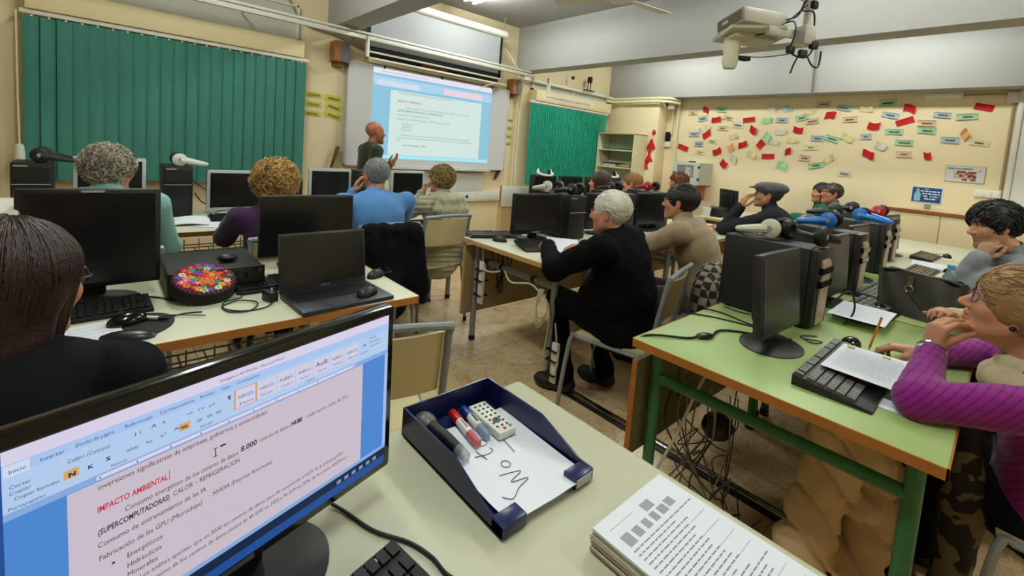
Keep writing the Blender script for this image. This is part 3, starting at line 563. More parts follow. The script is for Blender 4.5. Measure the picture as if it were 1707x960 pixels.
# ---------------------------------------------------------------- chairs
mPly=mat('plywood_cream','#cfc193',.45,var=.05,vscale=5); mTube=mat('chair_grey','#8b9298',.35,metal=.2)
def chair_proto(label,loc,rz,group=None):
    t=thing('school_chair',label,'chair',loc,rz,group)        # sitter faces +Y of the chair
    o=MB(); o.sheet(lambda u,v:Vector(((u-.5)*.38*(1-.05*v),-.20+v*.40,.455+.012*math.cos((u-.5)*PI)*-1+.02*max(0,.15-v)*3-.03*max(0,v-.85)*3)),10,10,.012); o.obj('seat',mPly,t)
    o=MB(); 
    def bk(u,v): 
        x=(u-.5)*.37; return Vector((x,-.235-.03*(1-(2*u-1)**2)-v*.035,.63+v*.20))
    vs=[];n=10
    bf=MB()
    fr=[[bk(i/n,j/3) for j in range(4)] for i in range(n+1)]
    def fn(u,v): return bk(u,v)
    bf.sheet(fn,n,3); k=len(bf.v); bf.v=bf.v+[(p[0],p[1]+.012,p[2]) for p in bf.v]; fs=[[q+k for q in f][::-1] for f in bf.f]
    rim=[];W=4
    def e(a,b): rim.append([a,b,b+k,a+k])
    for i in range(n): e(i*W,(i+1)*W); e((i+1)*W+3,i*W+3)
    for j in range(3): e(j+1,j); e(n*W+j,n*W+j+1)
    bf.f+=fs+rim; bf.mi=[0]*len(bf.f); bf.obj('backrest',mPly,t)
    o=MB(); o.tube([(-.20,-.20,.44),(-.20,-.235,.60),(-.20,-.27,.82),(-.175,-.285,.855),(.175,-.285,.855),(.20,-.27,.82),(.20,-.235,.60),(.20,-.20,.44)],.0125,9,3); o.obj('back_frame',mTube,t)
    for s in (-1,1):
        o=MB(); o.tube([(s*.185,.17,.44),(s*.20,.20,.41),(s*.22,.235,.012)],.0115,8,3); o.m=1; o.cyl((s*.22,.235,0),(s*.22,.235,.03),.0145); o.obj('leg',[mTube,mDark],t)
        o=MB(); o.tube([(s*.20,-.20,.44),(s*.205,-.22,.38),(s*.225,-.27,.012)],.0115,8,3); o.m=1; o.cyl((s*.225,-.27,0),(s*.225,-.27,.03),.0145); o.obj('leg',[mTube,mDark],t)
        o=MB(); o.tube([(s*.185,.17,.438),(s*.20,-.20,.438)],.0115,8); o.obj('side_rail',mTube,t)
    o=MB(); o.cyl((-.19,.13,.43),(.19,.13,.43),.009); o.cyl((-.19,-.15,.43),(.19,-.15,.43),.009); o.obj('cross_rail',mTube,t)
    return t
CH=chair_proto('empty cream school chair between the lit monitor and the desks',(.69,1.42,0),R(-20))
def chair(label,x,y,rz): return dup(CH,label,(x,y,0),R(rz))
# ---------------------------------------------------------------- electronics
def monitor(name,label,loc,rz,w,h,zb,frame=mBlack,bez=.018,base='oval',tilt=0.,depth=.035,scr=mScreen,group=None,logo=None,chin=0.):
    """loc = foot on the desk, screen looks to -Y, zb = bottom of the housing above the desk"""
    t=thing(name,label,'monitor',loc,R(rz),group); T=Matrix.Translation((0,0,zb))@Matrix.Rotation(R(-tilt),4,'X')
    o=MB(); o.T=T; o.box((0,depth/2,h/2),(w,depth,h),bev=.006); o.box((0,depth+.014,h/2),(w*.7,.03,h*.66),bev=.012); o.obj('housing',frame,t)
    s=MB(); s.T=T; s.bx(-w/2+bez,w/2-bez,-.0025,.004,bez+chin,h-bez); s.obj('screen',scr,t)
    if frame is not mBlack: pass
    n=MB(); n.T=None; n.bx(-.035,.035,.03,.06,.015,zb+h*.45,bev=.008); n.obj('stand_neck',frame if frame is not mGloss else mBlack,t)
    b=MB(); 
    if base=='oval': b.lathe([(0,.022),(.05,.02),(.10,.010),(.125,.004),(.125,0),(0,0)],(0,.03,0),48,Matrix.Diagonal((1.0,.82,1)))
    else: b.box((0,.03,.009),(.22,.17,.018),bev=.006)
    b.obj('stand_base',frame if frame is not mGloss else mBlack,t)
    if logo: 
        l=MB(); l.T=T; l.bx(-.03,.03,-.0035,-.002,h-bez*.75,h-bez*.3) if logo=='top' else l.bx(-.03,.03,-.0035,-.002,bez*.3+chin*.3,bez*.65+chin*.4); l.obj('maker_mark',mat('mark_grey','#9a9da0',.4),t)
    return t
def tower(label,x,y,rz,w=.18,d=.38,h=.345,kind='a',group=None,z=.75):
    """front face looks to -Y, origin = centre of the footprint"""
    t=thing('computer_tower',label,'computer',(x,y,z),R(rz),group)
    bxo('case',mDark,t,-w/2,w/2,-d/2+.02,d/2,.008,h,bev=.004)
    f=MB(); f.bx(-w/2,w/2,-d/2-.012,-d/2+.02,.008,h,bev=.008); ff=f.obj('front_panel',mBlack,t)
    if kind=='a':     # champagne stripe with drive slots
        s=MB(); s.prism([(-d/2-.013,.02),(-d/2-.017,.02),(-d/2-.022,h-.06),(-d/2+.012,h+.002),(-d/2+.02,h-.001),(-d/2-.013,h-.065)],.10,Matrix.Translation((-.05,0,0))@Matrix(((0,0,1,0),(1,0,0,0),(0,1,0,0),(0,0,0,1)))); s.obj('front_stripe',mat('stripe_champagne','#b9a293',.4),t)
        for zz in (h-.10,h-.155): MB().bx(-.07,.07,-d/2-.026,-d/2-.012,zz,zz+.026).obj('drive_slot',mGloss,t)
    else:
        MB().bx(-w/2+.01,w/2-.01,-d/2-.016,-d/2-.01,h-.10,h-.025).obj('drive_slot',mDark,t)
        MB().bx(-w/2+.005,w/2-.005,-d/2-.017,-d/2-.01,h-.128,h-.124).obj('trim_line',mat('mark_grey','#9a9da0',.4),t)
        MB().bx(-w/2+.012,-w/2+.07,-d/2-.014,-d/2-.011,h-.022,h-.014).obj('maker_mark',mat('mark_grey','#9a9da0',.4),t)
        MB().cyl((w*.28,-d/2-.014,h-.035),(w*.28,-d/2-.010,h-.035),.010).obj('power_button',mat('mark_grey','#9a9da0',.4),t)
    for sx in (-1,1):
        for sy in (-1,1): MB().cyl((sx*(w/2-.02),sy*(d/2-.04),0),(sx*(w/2-.02),sy*(d/2-.04),.01),.012,n=8).obj('rubber_foot',mBlack,t)
    return t
mKey=mat('key_black','#19191b',.4); mKeyG=mat('key_grey','#4a4a4a',.4)
def keyboard(label,x,y,rz,w=.45,d=.16,body=mBlack,key=mKey,group=None,tall=.028,palm=False,media=False,z=.75):
    t=thing('keyboard',label,'keyboard',(x,y,z),R(rz),group)
    h0=.012; b=MB(); dd=d/2; pl=.030 if palm else 0
    b.prism([(-dd-pl,.001),(-dd-pl,h0*.7),(-dd,h0),(dd,tall),(dd,.001)],w,Matrix.Translation((-w/2,0,0))@Matrix(((0,0,1,0),(1,0,0,0),(0,1,0,0),(0,0,0,1)))); b.obj('keyboard_body',body,t)
    k=MB(); sl=(tall-h0)/d; kw=.0185
    rows=6; usable=d-.018
    for r in range(rows):
        yy=-dd+.010+usable*(r+.5)/rows+(.006 if r==rows-1 else 0); zz=h0+sl*(yy+dd)
        x=-w/2+.012; i=0
        while x<w/2-.02:
            ww=kw*.80
            if r==0 and i==3: ww=kw*5.6
            if abs(x-(w/2-.155))<.012 or abs(x-(w/2-.09))<.010: x+=.010
            if r==rows-1 and i in (1,5,9): x+=.012
            k.box((x+ww/2,yy,zz+.003),(ww,usable/rows*.82,.008),Matrix.Rotation(math.atan(sl),3,'X')); x+=ww+kw*.20; i+=1
    k.obj('keys',key,t)
    if media:
        for i in range(3): MB().sph((w/2-.035-i*.036,dd-.010,tall+.0005),.013,(1,.36,.25)).obj('media_key',mat('key_white','#d8d8dc',.3),t)
    return t
def mouse(label,x,y,rz,col=mBlack,group=None,z=.75,lead=None,s=1.):
    t=thing('mouse',label,'mouse',(x,y,z),R(rz),group)
    o=MB(); o.sph((0,0,.004),.5,(.062*s,.108*s,.062*s),n=20); o.v=[(a,b,max(c,0.0)) for a,b,c in o.v]; o.obj('mouse_shell',col,t)
    MB().cyl((-.003*s,.030*s,.030*s),(.003*s,.030*s,.030*s),.007*s,n=10).obj('scroll_wheel',mDark,t)
    if lead: MB().tube([(0,.052*s,.006)]+lead,.0022,5,5).obj('mouse_lead',mCable,t)
    return t
def headphones(label,x,y,z,rz,cup,pad=mBlack,group=None,k=1.,spin=0):
    """lying on its side: cups stand on their rims, band lies flat towards -X"""
    t=thing('headphones',label,'headphones',(x,y,z),R(rz),group)
    for s in (-1,1):
        M=Matrix.Translation((0,s*.072,.0455))@Matrix.Rotation(R(90*s),4,'X')@Matrix.Rotation(0,4,'Z')
        o=MB(); o.T=M; o.lathe([(0,-.022),(.030,-.021),(.043,-.012),(.044,-.002),(0,-.002)],n=22); c=o.obj('ear_cup',cup,t)
        o=MB(); o.T=M; o.lathe([(.018,.004),(.030,.018),(.044,.012),(.045,-.001),(.018,-.001)],n=22); o.obj('ear_pad',pad,t)
        o=MB(); o.T=M; o.lathe([(.010,-.0235),(.013,-.0235),(.013,-.022),(.010,-.022)],n=14); o.obj('cup_ring',mat('mark_grey','#9a9da0',.4),t)
    o=MB(); o.tube([(-.005,-.086,.043),(-.05,-.088,.036),(-.10,-.082,.026),(-.148,-.05,.017),(-.165,0,.014),(-.148,.05,.017),(-.10,.082,.026),(-.05,.088,.036),(-.005,.086,.043)],[.020,.019,.016,.014,.013,.014,.016,.019,.020],8,4); o.obj('headband',cup,t)
    o=MB(); o.tube([(-.10,-.076,.026),(-.140,-.045,.017),(-.156,0,.014),(-.140,.045,.017),(-.10,.076,.026)],.009,7,4); o.obj('band_pad',pad,t)
    return t
def paper(label,x,y,z,rz,w=.21,h=.297,lines=16,tilt=(0,0),group=None,name='paper_sheet',yellow=False,seed=1):
    t=thing(name,label,'paper',(x,y,z),R(rz),group); T=Matrix.Rotation(R(tilt[0]),4,'X')@Matrix.Rotation(R(tilt[1]),4,'Y')
    o=MB(); o.T=T; o.sheet(lambda u,v:Vector(((u-.5)*w,(v-.5)*h,.0012+.004*math.sin(u*2+v*3+seed)*.4)),6,8,.0008); o.obj('sheet',mPaper,t)
    r=random.Random(seed); k=MB(); k.T=T
    for i in range(lines):
        yy=h*.38-i*h*.78/max(lines,1); n=r.uniform(.5,.95) if i%5==4 else .95
        xx=-w*.40
        while xx<-w*.40+w*.8*n:
            l=r.uniform(.006,.018); zf=.0012+.0016*math.sin((xx/w+.5)*2+(yy/h+.5)*3+seed)+.0006; k.add([(xx,yy,zf),(xx+l,yy,zf),(xx+l,yy+.0015,zf),(xx,yy+.0015,zf)],[[0,1,2,3]]); xx+=l+.003
    if lines: k.obj('print',mInkS,t)
    if yellow:
        k=MB(); k.T=T; k.bx(-w*.42,-w*.30,h*.40,h*.45,.003,.0034); k.bx(w*.1,w*.22,h*.40,h*.45,.003,.0034); k.obj('yellow_mark',mat('mark_yellow','#d6cf5a',.7),t)
    return t
# ---------------------------------------------------------------- teacher desk items
NM=monitor('lit_monitor','lit glossy black monitor showing a word processor page, closest to the camera',(.153,.636,.75),14.6,.488,.297,.060,mGloss,.017,'oval',1.,.03,em('lit_screen_base','#1c4f9c',.9))
NM.rotation_euler=(0,R(-.7),R(14.6))
U0=.244                                       # local x = u + U0, local z = .06 + v
TS=Matrix.Translation((0,0,.060))@Matrix.Rotation(R(-1),4,'X')
def scr(name,m,u0,u1,v0,v1,y): 
    o=MB(); o.T=TS; o.bx(u0+U0,u1+U0,y-.0002,y,v0,v1); return o.obj(name,m,NM)
def uvM(u,v): return TS@Matrix.Translation((u+U0,-.0052,v))@Matrix.Rotation(R(90),4,'X')
UL,UR=-.467,-.0165
scr('window_side',em('lit_side','#4a86d2',.95),UL,UR,.045,.219,-.0030)
scr('title_strip',em('lit_strip','#d9d3ea',.95),UL,UR,.271,.2845,-.0030)
scr('tab_strip',em('lit_tabs','#a9c6f2',.95),UL,UR,.260,.271,-.0031)
scr('ribbon_strip',em('lit_ribb','#b4cdf0',.95),UL,UR,.224,.262,-.0030)
scr('ruler_strip',em('lit_ruler','#86abe2',.95),UL,UR,.217,.224,-.0032)
scr('ruler_white',em('lit_rulerw','#dcd6ea',.95),-.402,-.085,.2185,.2225,-.0036)
scr('task_strip',em('lit_task','#12294f',.7),UL,UR,.0315,.045,-.0034)
scr('status_strip',em('lit_stat','#88b0e6',.9),UL,UR,.045,.051,-.0034)
scr('document_page',em('lit_doc','#cbbfcc',.95),-.4245,-.069,.051,.2165,-.0035)
scr('scroll_bar',em('lit_scroll','#a9c4ea',.9),-.023,UR,.051,.217,-.0036)
scr('active_tab',em('lit_active','#cfdcf4',.95),-.466,-.449,.259,.270,-.0036)
for i,(a,b) in enumerate(((-.268,-.241),)): 
    scr('style_box_edge',em('lit_gold','#d8a07a',.9),a-.001,b+.001,.2315,.2575,-.0037)
for i in range(7): scr('style_box',em('lit_style','#d3d0e6',.95),-.267+i*.0272,-.2425+i*.0272,.2325,.2565,-.0040)
for u,v in ((-.4265,.2335),(-.329,.2335)): scr('pressed_button',em('lit_amber','#e0a55c',.95),u,u+.011,v,v+.009,-.0040)
KB,KR,KD=MB(),MB(),MB()
def ln(mb,t,u0,u1,v,size,bold=0.,slope=.0): put_text(mb,t,size*.88,uvM(u0,v)@Matrix.Rotation(slope,4,'Z'),(u1-u0) if u1 is not None else None,bold)
for t,u0,u1,v,s,b in (
 ('inversiones significativas de empresas, gobiernos y universidades',-.4017,-.2278,.2080,.0098,0),
 ('Consumo energético de los centros de datos',-.3802,-.264,.1700,.0098,0),('8.000',-.261,-.2405,.1715,.0118,.00025),('centros de datos (',-.237,-.193,.1722,.0090,0),('NUBE',-.192,-.176,.1725,.0092,.0004),(' - cada centro miles de PCs',-.174,-.100,.1730,.0086,0),
 ('(SUPERCOMPUTADORAS)',-.4024,-.3395,.1580,.0105,.0002),('CALOR – REFRIGERACION',-.336,-.2626,.1590,.0098,0),
 ('Consumo de entrenamiento de las IA',-.4029,-.3016,.1440,.0098,0),
 ('Fabricación de las GPU (Microchips)',-.402,-.3060,.1290,.0098,0),('- NVIDIA (Empresa Americana)',-.2979,-.2199,.1325,.0095,0),
 ('•',-.392,-.389,.1155,.0110,.0003),('Energéticos',-.3790,-.3470,.1150,.0098,0),('Hidráulicos',-.3790,-.3480,.1030,.0098,0),('Minerales',-.3790,-.3520,.0920,.0098,0),
 ('Los análisis apuntan que en 2030 los centros de datos para IA consumirán el 4,5% de la energía global',-.368,-.1057,.0815,.0086,0),
 ('el consumo de los centros de datos pasará de 49 GW en 2023 a 96 GW en 2026, de los cuales 40GW en I',-.368,-.0966,.0700,.0086,0),
 ('40GW',-.395,-.377,.0590,.0098,.0004)): ln(KD,t,u0,u1,v,s,b)
ln(KR,'IMPACTO AMBIENTAL',-.4026,-.3410,.1835,.0108,.0002); KR.add([TS@Vector((U0+x,-.0052,z)) for x,z in ((-.3395,.182),(-.3388,.182),(-.3388,.193),(-.3395,.193))],[[0,1,2,3]])
for t,u0,u1,v,s in (('Inicio',-.463,-.452,.2625,.006),('Insertar',-.4428,-.426,.2632,.006),('Diseño de página',-.418,-.388,.2637,.006),('Referencias',-.379,-.3552,.2640,.006),('Correspondencia',-.348,-.314,.2645,.006),('Revisar',-.308,-.292,.2650,.006),('Vista',-.285,-.274,.2650,.006),('Complementos',-.266,-.238,.2652,.006),
  ('Cortar',-.463,-.449,.2475,.0055),('Copiar',-.463,-.449,.2415,.0055),('Copiar formato',-.460,-.430,.2350,.0058),('Portapapeles',-.464,-.440,.2268,.005),('Fuente',-.391,-.378,.2272,.005),('Párrafo',-.308,-.294,.2280,.005),('Estilos',-.170,-.157,.2280,.005)): ln(KB,t,u0,u1,v,s)
for t,u0,u1,v,s,b in (('Inteligencia ARTIFICIAL - Microsoft Word',-.286,-.205,.2760,.006,0),('Calibri (Cuerpo)',-.424,-.392,.2500,.0062,0),('11',-.372,-.367,.2510,.006,0),('N',-.4235,-.418,.2355,.0068,.0004),('K',-.409,-.4045,.2355,.0065,.0002),('S',-.395,-.391,.2362,.0065,.0002),('abe',-.378,-.368,.2365,.006,0),('x₂',-.361,-.355,.237,.006,0),('x²',-.348,-.342,.2375,.006,0),('Aa',-.335,-.326,.238,.006,0),('A',-.356,-.351,.2520,.0075,0),('A',-.346,-.3425,.2520,.006,0),('≡',-.312,-.306,.2360,.008,0),('≡',-.301,-.295,.2362,.008,0),('≡',-.291,-.285,.2364,.008,0),('≡',-.327,-.321,.2355,.008,.0002),('¶',-.277,-.273,.2500,.007,.0002),('•≡  1≡  a≡',-.322,-.292,.2500,.006,0),
  ('Buscar',-.058,-.044,.2560,.0048,0),('Reemplazar',-.058,-.036,.2490,.0048,0),('Seleccionar',-.058,-.036,.2420,.0048,0),('A',-.072,-.064,.2460,.009,0),('Cambiar estilos',-.078,-.061,.2360,.0042,0)): ln(KB,t,u0,u1,v,s,b)
for i,(a,b) in enumerate((('AaBbCcDc','¶ Normal'),('AaBbCcDc','¶ Sin espa...'),('AaBbC','Título 1'),('AaBbCc','Título 2'),('AaB','Título'),('AaBbCc.','Subtítulo'),('AaBbCcDc','Énfasis sutil'))):
    u=-.265+i*.0272; ln(KB,a,u,u+.020,.2450,.0068 if i!=4 else .011); ln(KB,b,u+.002,u+.019,.2360,.0048)
for i in range(11): KB.add([TS@Vector((U0-.40+i*.031+x,-.0045,.2196+z)) for x,z in ((0,0),(.0012,0),(.0012,.002),(0,.002))],[[0,1,2,3]])
KD.obj('document_text',em('lit_text','#453c48',.6),NM); KR.obj('red_heading',em('lit_redtext','#c8324c',.9),NM); KB.obj('ribbon_text',em('lit_navy','#27427f',.8),NM)
I=MB(); 
for a in ((-.293,-.292,.186,.195),(-.295,-.290,.1955,.1962),(-.295,-.290,.185,.1857),(-.287,-.281,.1945,.1965)): I.bx(a[0]+U0,a[1]+U0,-.0058,-.0054,a[2]+.060,a[3]+.060)
I.obj('text_cursor',em('lit_black','#101018',.5),NM)
TI=MB()
for i in range(6): TI.bx(-.115+i*.014+U0,-.108+i*.014+U0,-.0058,-.0052,.060+.036,.060+.041)
TI.obj('task_icons',em('lit_icons','#8ea6cf',.8),NM)
fl=MB(); fl.T=TS; fl.bx(U0-.30,U0-.24,-.0005,.0,.006,.013); fl.obj('maker_mark',mat('mark_dim','#55585c',.4),NM)
cable('monitor_cable','black cable curving over the pale desk behind the keyboard',[(.30,.735,.756),(.315,.70,.754),(.335,.64,.754),(.37,.585,.754),(.385,.54,.754),(.388,.50,.754),(.41,.44,.754),(.40,.37,.754)],.0031,mCable)
keyboard('black keyboard with white media keys at the bottom edge of the view',.133,.448,13,.46,.17,mBlack,mKey,media=True,tall=.03)
# letter tray, everything in it, and the stack of forms
tr=thing('letter_tray','dark blue plastic letter tray on the pale desk',"tray",(.612,.668,.75),R(0))
mBlue=mat('tray_blue','#131d4a',.28)
W2,D2=.120,.170
b=MB(); b.bx(-W2,W2,-D2+.075,D2,.004,.008); b.bx(-W2,-W2+.055,-D2,-D2+.075,.004,.008); b.bx(W2-.055,W2,-D2,-D2+.075,.004,.008); b.obj('tray_floor',mBlue,tr)
side=[(-D2,.004),(D2,.004),(D2,.066),(-D2+.145,.066),(-D2+.035,.028),(-D2,.026)]
MYZ=Matrix(((0,0,1,0),(1,0,0,0),(0,1,0,0),(0,0,0,1)))
for x in (-W2,W2-.004): MB().prism(side,.004,Matrix.Translation((x,0,0))@MYZ).obj('side_wall',mBlue,tr)
bxo('back_wall',mBlue,tr,-W2,W2,D2-.004,D2,.004,.066)
for s in (-1,1):
    x0,x1=(-W2,-W2+.055) if s<0 else (W2-.055,W2)
    bxo('front_lip',mBlue,tr,x0,x1,-D2-.002,-D2+.03,.004,.026,bev=.002)
bxo('label_slip',mat('label_grey','#b9b9b4',.6),tr,W2-.052,W2-.006,-D2-.0035,-D2-.002,.007,.023)
for sx in (-1,1):
    for sy in (-1,1): MB().cyl((sx*(W2-.012),sy*(D2-.012),0),(sx*(W2-.012),sy*(D2-.012),.005),.007,n=10).obj('tray_foot',mBlue,tr)
TZ=.7585
pp=thing('paper_sheet','white sheet with handwriting lying in the blue tray','paper',(.622,.640,TZ),R(-2))
pz=lambda x,y: .003+.012*max(0,(-y-.09)/.05)*.4+.004*abs(math.sin(x*9))
o=MB(); o.sheet(lambda u,v:Vector(((u-.5)*.205,(v-.5)*.285,pz((u-.5)*.205,(v-.5)*.285))),10,14,.0012); o.obj('sheet',mPaper,pp)
hw=MB()
def stroke(P,r=.0008): hw.tube([(x,y,pz(x,y)+.0012) for x,y in P],r,5,5)
# 'No to' written to be read from the far side of the desk
def gl(pts,x,y,s): stroke([(x-py*s,y+px*s) for px,py in pts])
gl([(-.35,2.1),(-.75,1.7),(-.3,.9),(0,0),(.25,1.0),(.62,0),(.95,1.25)],.0,-.072,.036)
gl([(.55,.55),(.25,.6),(.05,.3),(.25,0),(.6,.1),(.65,.45),(.4,.6)],-.003,-.030,.032)
gl([(.35,1.3),(.2,.5),(.3,.05),(.6,.05)],-.008,.018,.036); gl([(-.15,.8),(.75,.95)],-.008,.018,.036)
gl([(.5,.55),(.2,.6),(.05,.3),(.2,0),(.55,.05),(.62,.4),(.4,.6)],-.004,.050,.034)
stroke([(.034,.062),(.026,.0)])
hw.obj('handwriting',mat('ink_pen','#55606e',.7),pp)
def pen(name,label,p0,p1,r,mb_,cap,cl,clip=True,txt=None,z=None):
    p0,p1=Vector(p0),Vector(p1); d=(p1-p0); L=d.length; t=thing(name,label,'pen',p0,0); u,w=frame(d); n=d.normalized()
    MB().cyl((0,0,0),d*.30,r*1.08,r*1.08,n=16).obj('pen_cap' if True else '',cap,t)
    MB().cyl(d*.30,d*.68,r,r,n=16).obj('pen_barrel',mb_,t)
    MB().tube([d*.68,d*.92,d],[r,r*.95,r*.8],14).obj('clear_end',cl,t)
    if txt: 
        k=MB(); 
        for i in range(3): 
            q=d*(.38+i*.085); v=Vector((0,0,1)); sd=n.cross(v).normalized(); k.box(q+v*r*.98,(.012,.004,.0012),Matrix((n,sd,v)).transposed())
        k.obj('barrel_print',txt,t)
    return t
clr=mat('clear_red','#d3666f',.1,alpha=.75); clb=mat('clear_blue','#86a8cc',.1,alpha=.65)
pen('marker_pen','red capped board marker in the blue tray',(.609,.815,TZ+.016),(.590,.690,TZ+.016),.0092,mat('marker_white','#dadada',.3),mat('cap_red','#b01019',.3),clr,txt=mat('cap_red','#b01019',.3))
pen('marker_pen','blue capped board marker in the blue tray',(.639,.812,TZ+.016),(.624,.700,TZ+.016),.0092,mat('marker_white','#dadada',.3),mat('cap_blue','#11277a',.3),clb,txt=mInk)
t=thing('board_eraser_pen','grey ended brush with clear tip leaning in the tray corner','brush',(.534,.806,TZ+.020))
o=MB(); o.sph((0,.002,.006),.026,(.85,1.25,.62)); o.obj('brush_head',mat('brush_grey','#5a5b5c',.35),t)
MB().tube([(0,-.02,.005),(.004,-.07,.004),(.006,-.115,.002)],[.015,.014,.012],12,4).obj('brush_handle',mBlack,t)
MB().tube([(.006,-.112,.002),(.008,-.14,.0)],[.013,.010],12).obj('clear_tip',mat('clear_tip','#aab0b4',.08,alpha=.5),t)
t=thing('remote_control','white remote control with grey buttons lying in the blue tray','remote control',(.668,.742,TZ+.0065),R(-3))
bxo('remote_body',mat('remote_white','#d9dcd3',.35),t,-.024,.024,-.062,.062,0,.018,bev=.004)
kk=MB()
for i in range(3):
    for j in range(7):
        if j in (1,2) and i==1: continue
        kk.box((-.013+i*.013,-.040+j*.0145,.0185),(.006,.006,.003),bev=.0012)
kk.box((0,-.0185,.0185),(.007,.007,.003),bev=.001); kk.lathe([(.008,0),(.0095,.0),(.0095,.0025),(.008,.0025)],(0,-.0185,.0175),16); kk.obj('button_pad',mat('button_grey','#4d5055',.5),t)
MB().box((.015,-.050,.0185),(.007,.007,.003),bev=.001).obj('green_button',mat('btn_green','#1f8a45',.5),t); MB().box((-.002,-.052,.0185),(.007,.007,.003),bev=.001).obj('red_button',mat('btn_red','#c0433e',.5),t)
st=thing('form_stack','thick stack of white printed forms on the pale desk','paper',(.705,.250,.75),R(0))
r2=random.Random(5); o=MB()
for i in range(10): o.box((r2.uniform(-.0025,.0025),r2.uniform(-.002,.002),.0018+i*.0033),(.21,.297,.0031),r2.uniform(-.012,.012))
o.obj('lower_sheets',mat('paper_edge','#b9b3a4',.8),st)
MB().box((.001,0,.0365),(.21,.297,.004)).obj('top_sheet',mPaper,st)
k=MB(); g=MB()
for i,(x,y,w,h) in enumerate(((-.074,.098,.020,.022),(-.047,.098,.017,.018),(-.021,.098,.015,.017),(.004,.098,.015,.017),(.030,.098,.020,.016),(.056,.100,.020,.016),(.014,.120,.026,.017))): g.bx(x-w/2,x+w/2,y-h/2,y+h/2,.0386,.0389)
g.obj('grey_boxes',mat('ink_box','#9aa1aa',.8),st)
k.bx(-.085,-.02,.126,.1266,.0386,.0389)
for i in range(24):
    y=.078-i*.0088; xx=-.088
    end=.088*r2.uniform(.1,1)
    while xx<end:
        l=r2.uniform(.006,.016); k.bx(xx,xx+l,y,y+.0022,.0386,.0389); xx+=l+.003
    if i%3==0: k.bx(end+.004,.09,y,y+.0006,.0386,.0389)
k.obj('form_print',mat('ink_form','#8b919b',.8),st)
# ---------------------------------------------------------------- left second row items
monitor('desk_monitor','large switched off black monitor behind the dark haired woman',(-.022,2.10,.75),0,.372,.345,.055,mBlack,.016,'oval',2,logo='top',depth=.03)
monitor('desk_monitor','switched off black monitor standing behind the open laptop',(.735,2.22,.75),-1,.425,.285,.068,mBlack,.010,'rect',1,depth=.025)
keyboard('black keyboard in front of the big black monitor, by the dark haired woman',-.08,1.965,4,.42,.13,mBlack,mKey)
mp=thing('mouse_pad','black gel wrist mouse pad on the cream desk','mouse pad',(.085,1.775,.75),R(-20))
o=MB(); o.lathe([(0,.003),(.085,.003),(.09,.0015),(.09,0),(0,0)],(0,.02,0),28,Matrix.Diagonal((.95,1.25,1,1)).to_3x3()); o.obj('pad',mat('pad_black','#151516',.8),mp)
o=MB(); o.sph((0,-.075,.006),.05,(1.4,.62,.35)); o.obj('wrist_rest',mat('pad_gel','#101012',.35),mp)
mouse('glossy black mouse on the gel mouse pad',.062,1.83,-75,mGloss,z=.7535,lead=[(.03,.11,.004),(.1,.18,.003)])
t=thing('marker_pen','white pen with dark tip lying on the mouse pad edge','pen',(.115,1.83,.757),R(-38))
MB().cyl((-.05,0,.006),(.03,0,.004),.006).obj('pen_barrel',mPlas,t); MB().tube([(.03,0,.004),(.055,0,.004),(.066,0,.004)],[.005,.005,.002],10).obj('pen_cap',mDark,t)
paper('white sheet half hidden under the dark haired woman',-.05,1.72,.751,8,lines=8,seed=4)
t=thing('desktop_computer','flat black desktop computer lying under the flower bag','computer',(.335,2.19,.75),R(0))
bxo('case',mDark,t,-.155,.16,-.17,.17,.006,.095,bev=.004); f=bxo('front_panel',mBlack,t,-.158,.163,-.182,-.168,.006,.098,bev=.004); MB().bx(-.12,.10,-.184,-.181,.055,.075).obj('drive_slot',mGloss,t)
MB().cyl((.145,-.184,.08),(.145,-.18,.08),.008).obj('power_button',mat('btn_dred','#6d1420',.4),t)
for x in (-.13,.13): MB().bx(x-.02,x+.02,-.15,.15,0,.007).obj('rubber_foot',mBlack,t)
tag(MB().sph((.385,2.13,.862),.035,(1.1,.75,.45)).obj('earphone_case',mBlack),'small black pouch on top of the flat desktop computer','pouch')
# embroidered round bag
bg=thing('round_bag','round black bag with bright embroidered flowers on its top','bag',(.285,1.985,.75),R(10)); bg.scale=(.86,.86,.86)
mVel=mat('velvet_black','#0c0b0d',.8,bump=.2,bscale=200)
TB=Matrix.Translation((0,0,.064))@Matrix.Rotation(R(20),4,'X')
o=MB(); o.T=TB; o.lathe([(0,-.04),(.10,-.04),(.118,-.028),(.122,.005),(.118,.026),(.112,.030),(0,.030)],n=40); o.obj('bag_body',mVel,bg)
o=MB(); o.T=TB; o.lathe([(0,.034),(.10,.033),(.106,.029),(0,.029)],n=40); o.obj('bag_top',mat('bag_maroon','#5c1026',.8,bump=.3,bscale=150),bg)
FC=['#d81f5d','#e88a1a','#1aa3a0','#e8c02a','#c2207e','#2a9c5a','#f06a8a','#2f6fc0','#d83a24','#f3e3d0']; fm=[mat('thread_%d'%i,c,.7,bump=.3,bscale=400) for i,c in enumerate(FC)]
fl=MB(); fl.T=TB; r3=random.Random(11); pts=[]
for i in range(900):
    a=r3.uniform(0,2*PI); q=.094*math.sqrt(r3.random()); p=(q*math.cos(a),q*math.sin(a))
    if all((p[0]-x)**2+(p[1]-y)**2>(.0195)**2 for x,y in pts): pts.append(p)
for i,(x,y) in enumerate(pts):
    c=r3.randrange(10); n=r3.choice((5,6,7)); big=r3.uniform(.0075,.0115); ph=r3.uniform(0,6)
    for k in range(n):
        a=ph+2*PI*k/n; fl.m=c; fl.sph((x+math.cos(a)*big,y+math.sin(a)*big,.0345),.0078,(1.0,.62,.35),Matrix.Rotation(a,3,'Z'),6)
    fl.m=(c+3)%10; fl.sph((x,y,.036),.0055,(1,1,.6),None,6)
fl.obj('embroidered_flowers',fm,bg)
o=MB(); o.T=TB; 
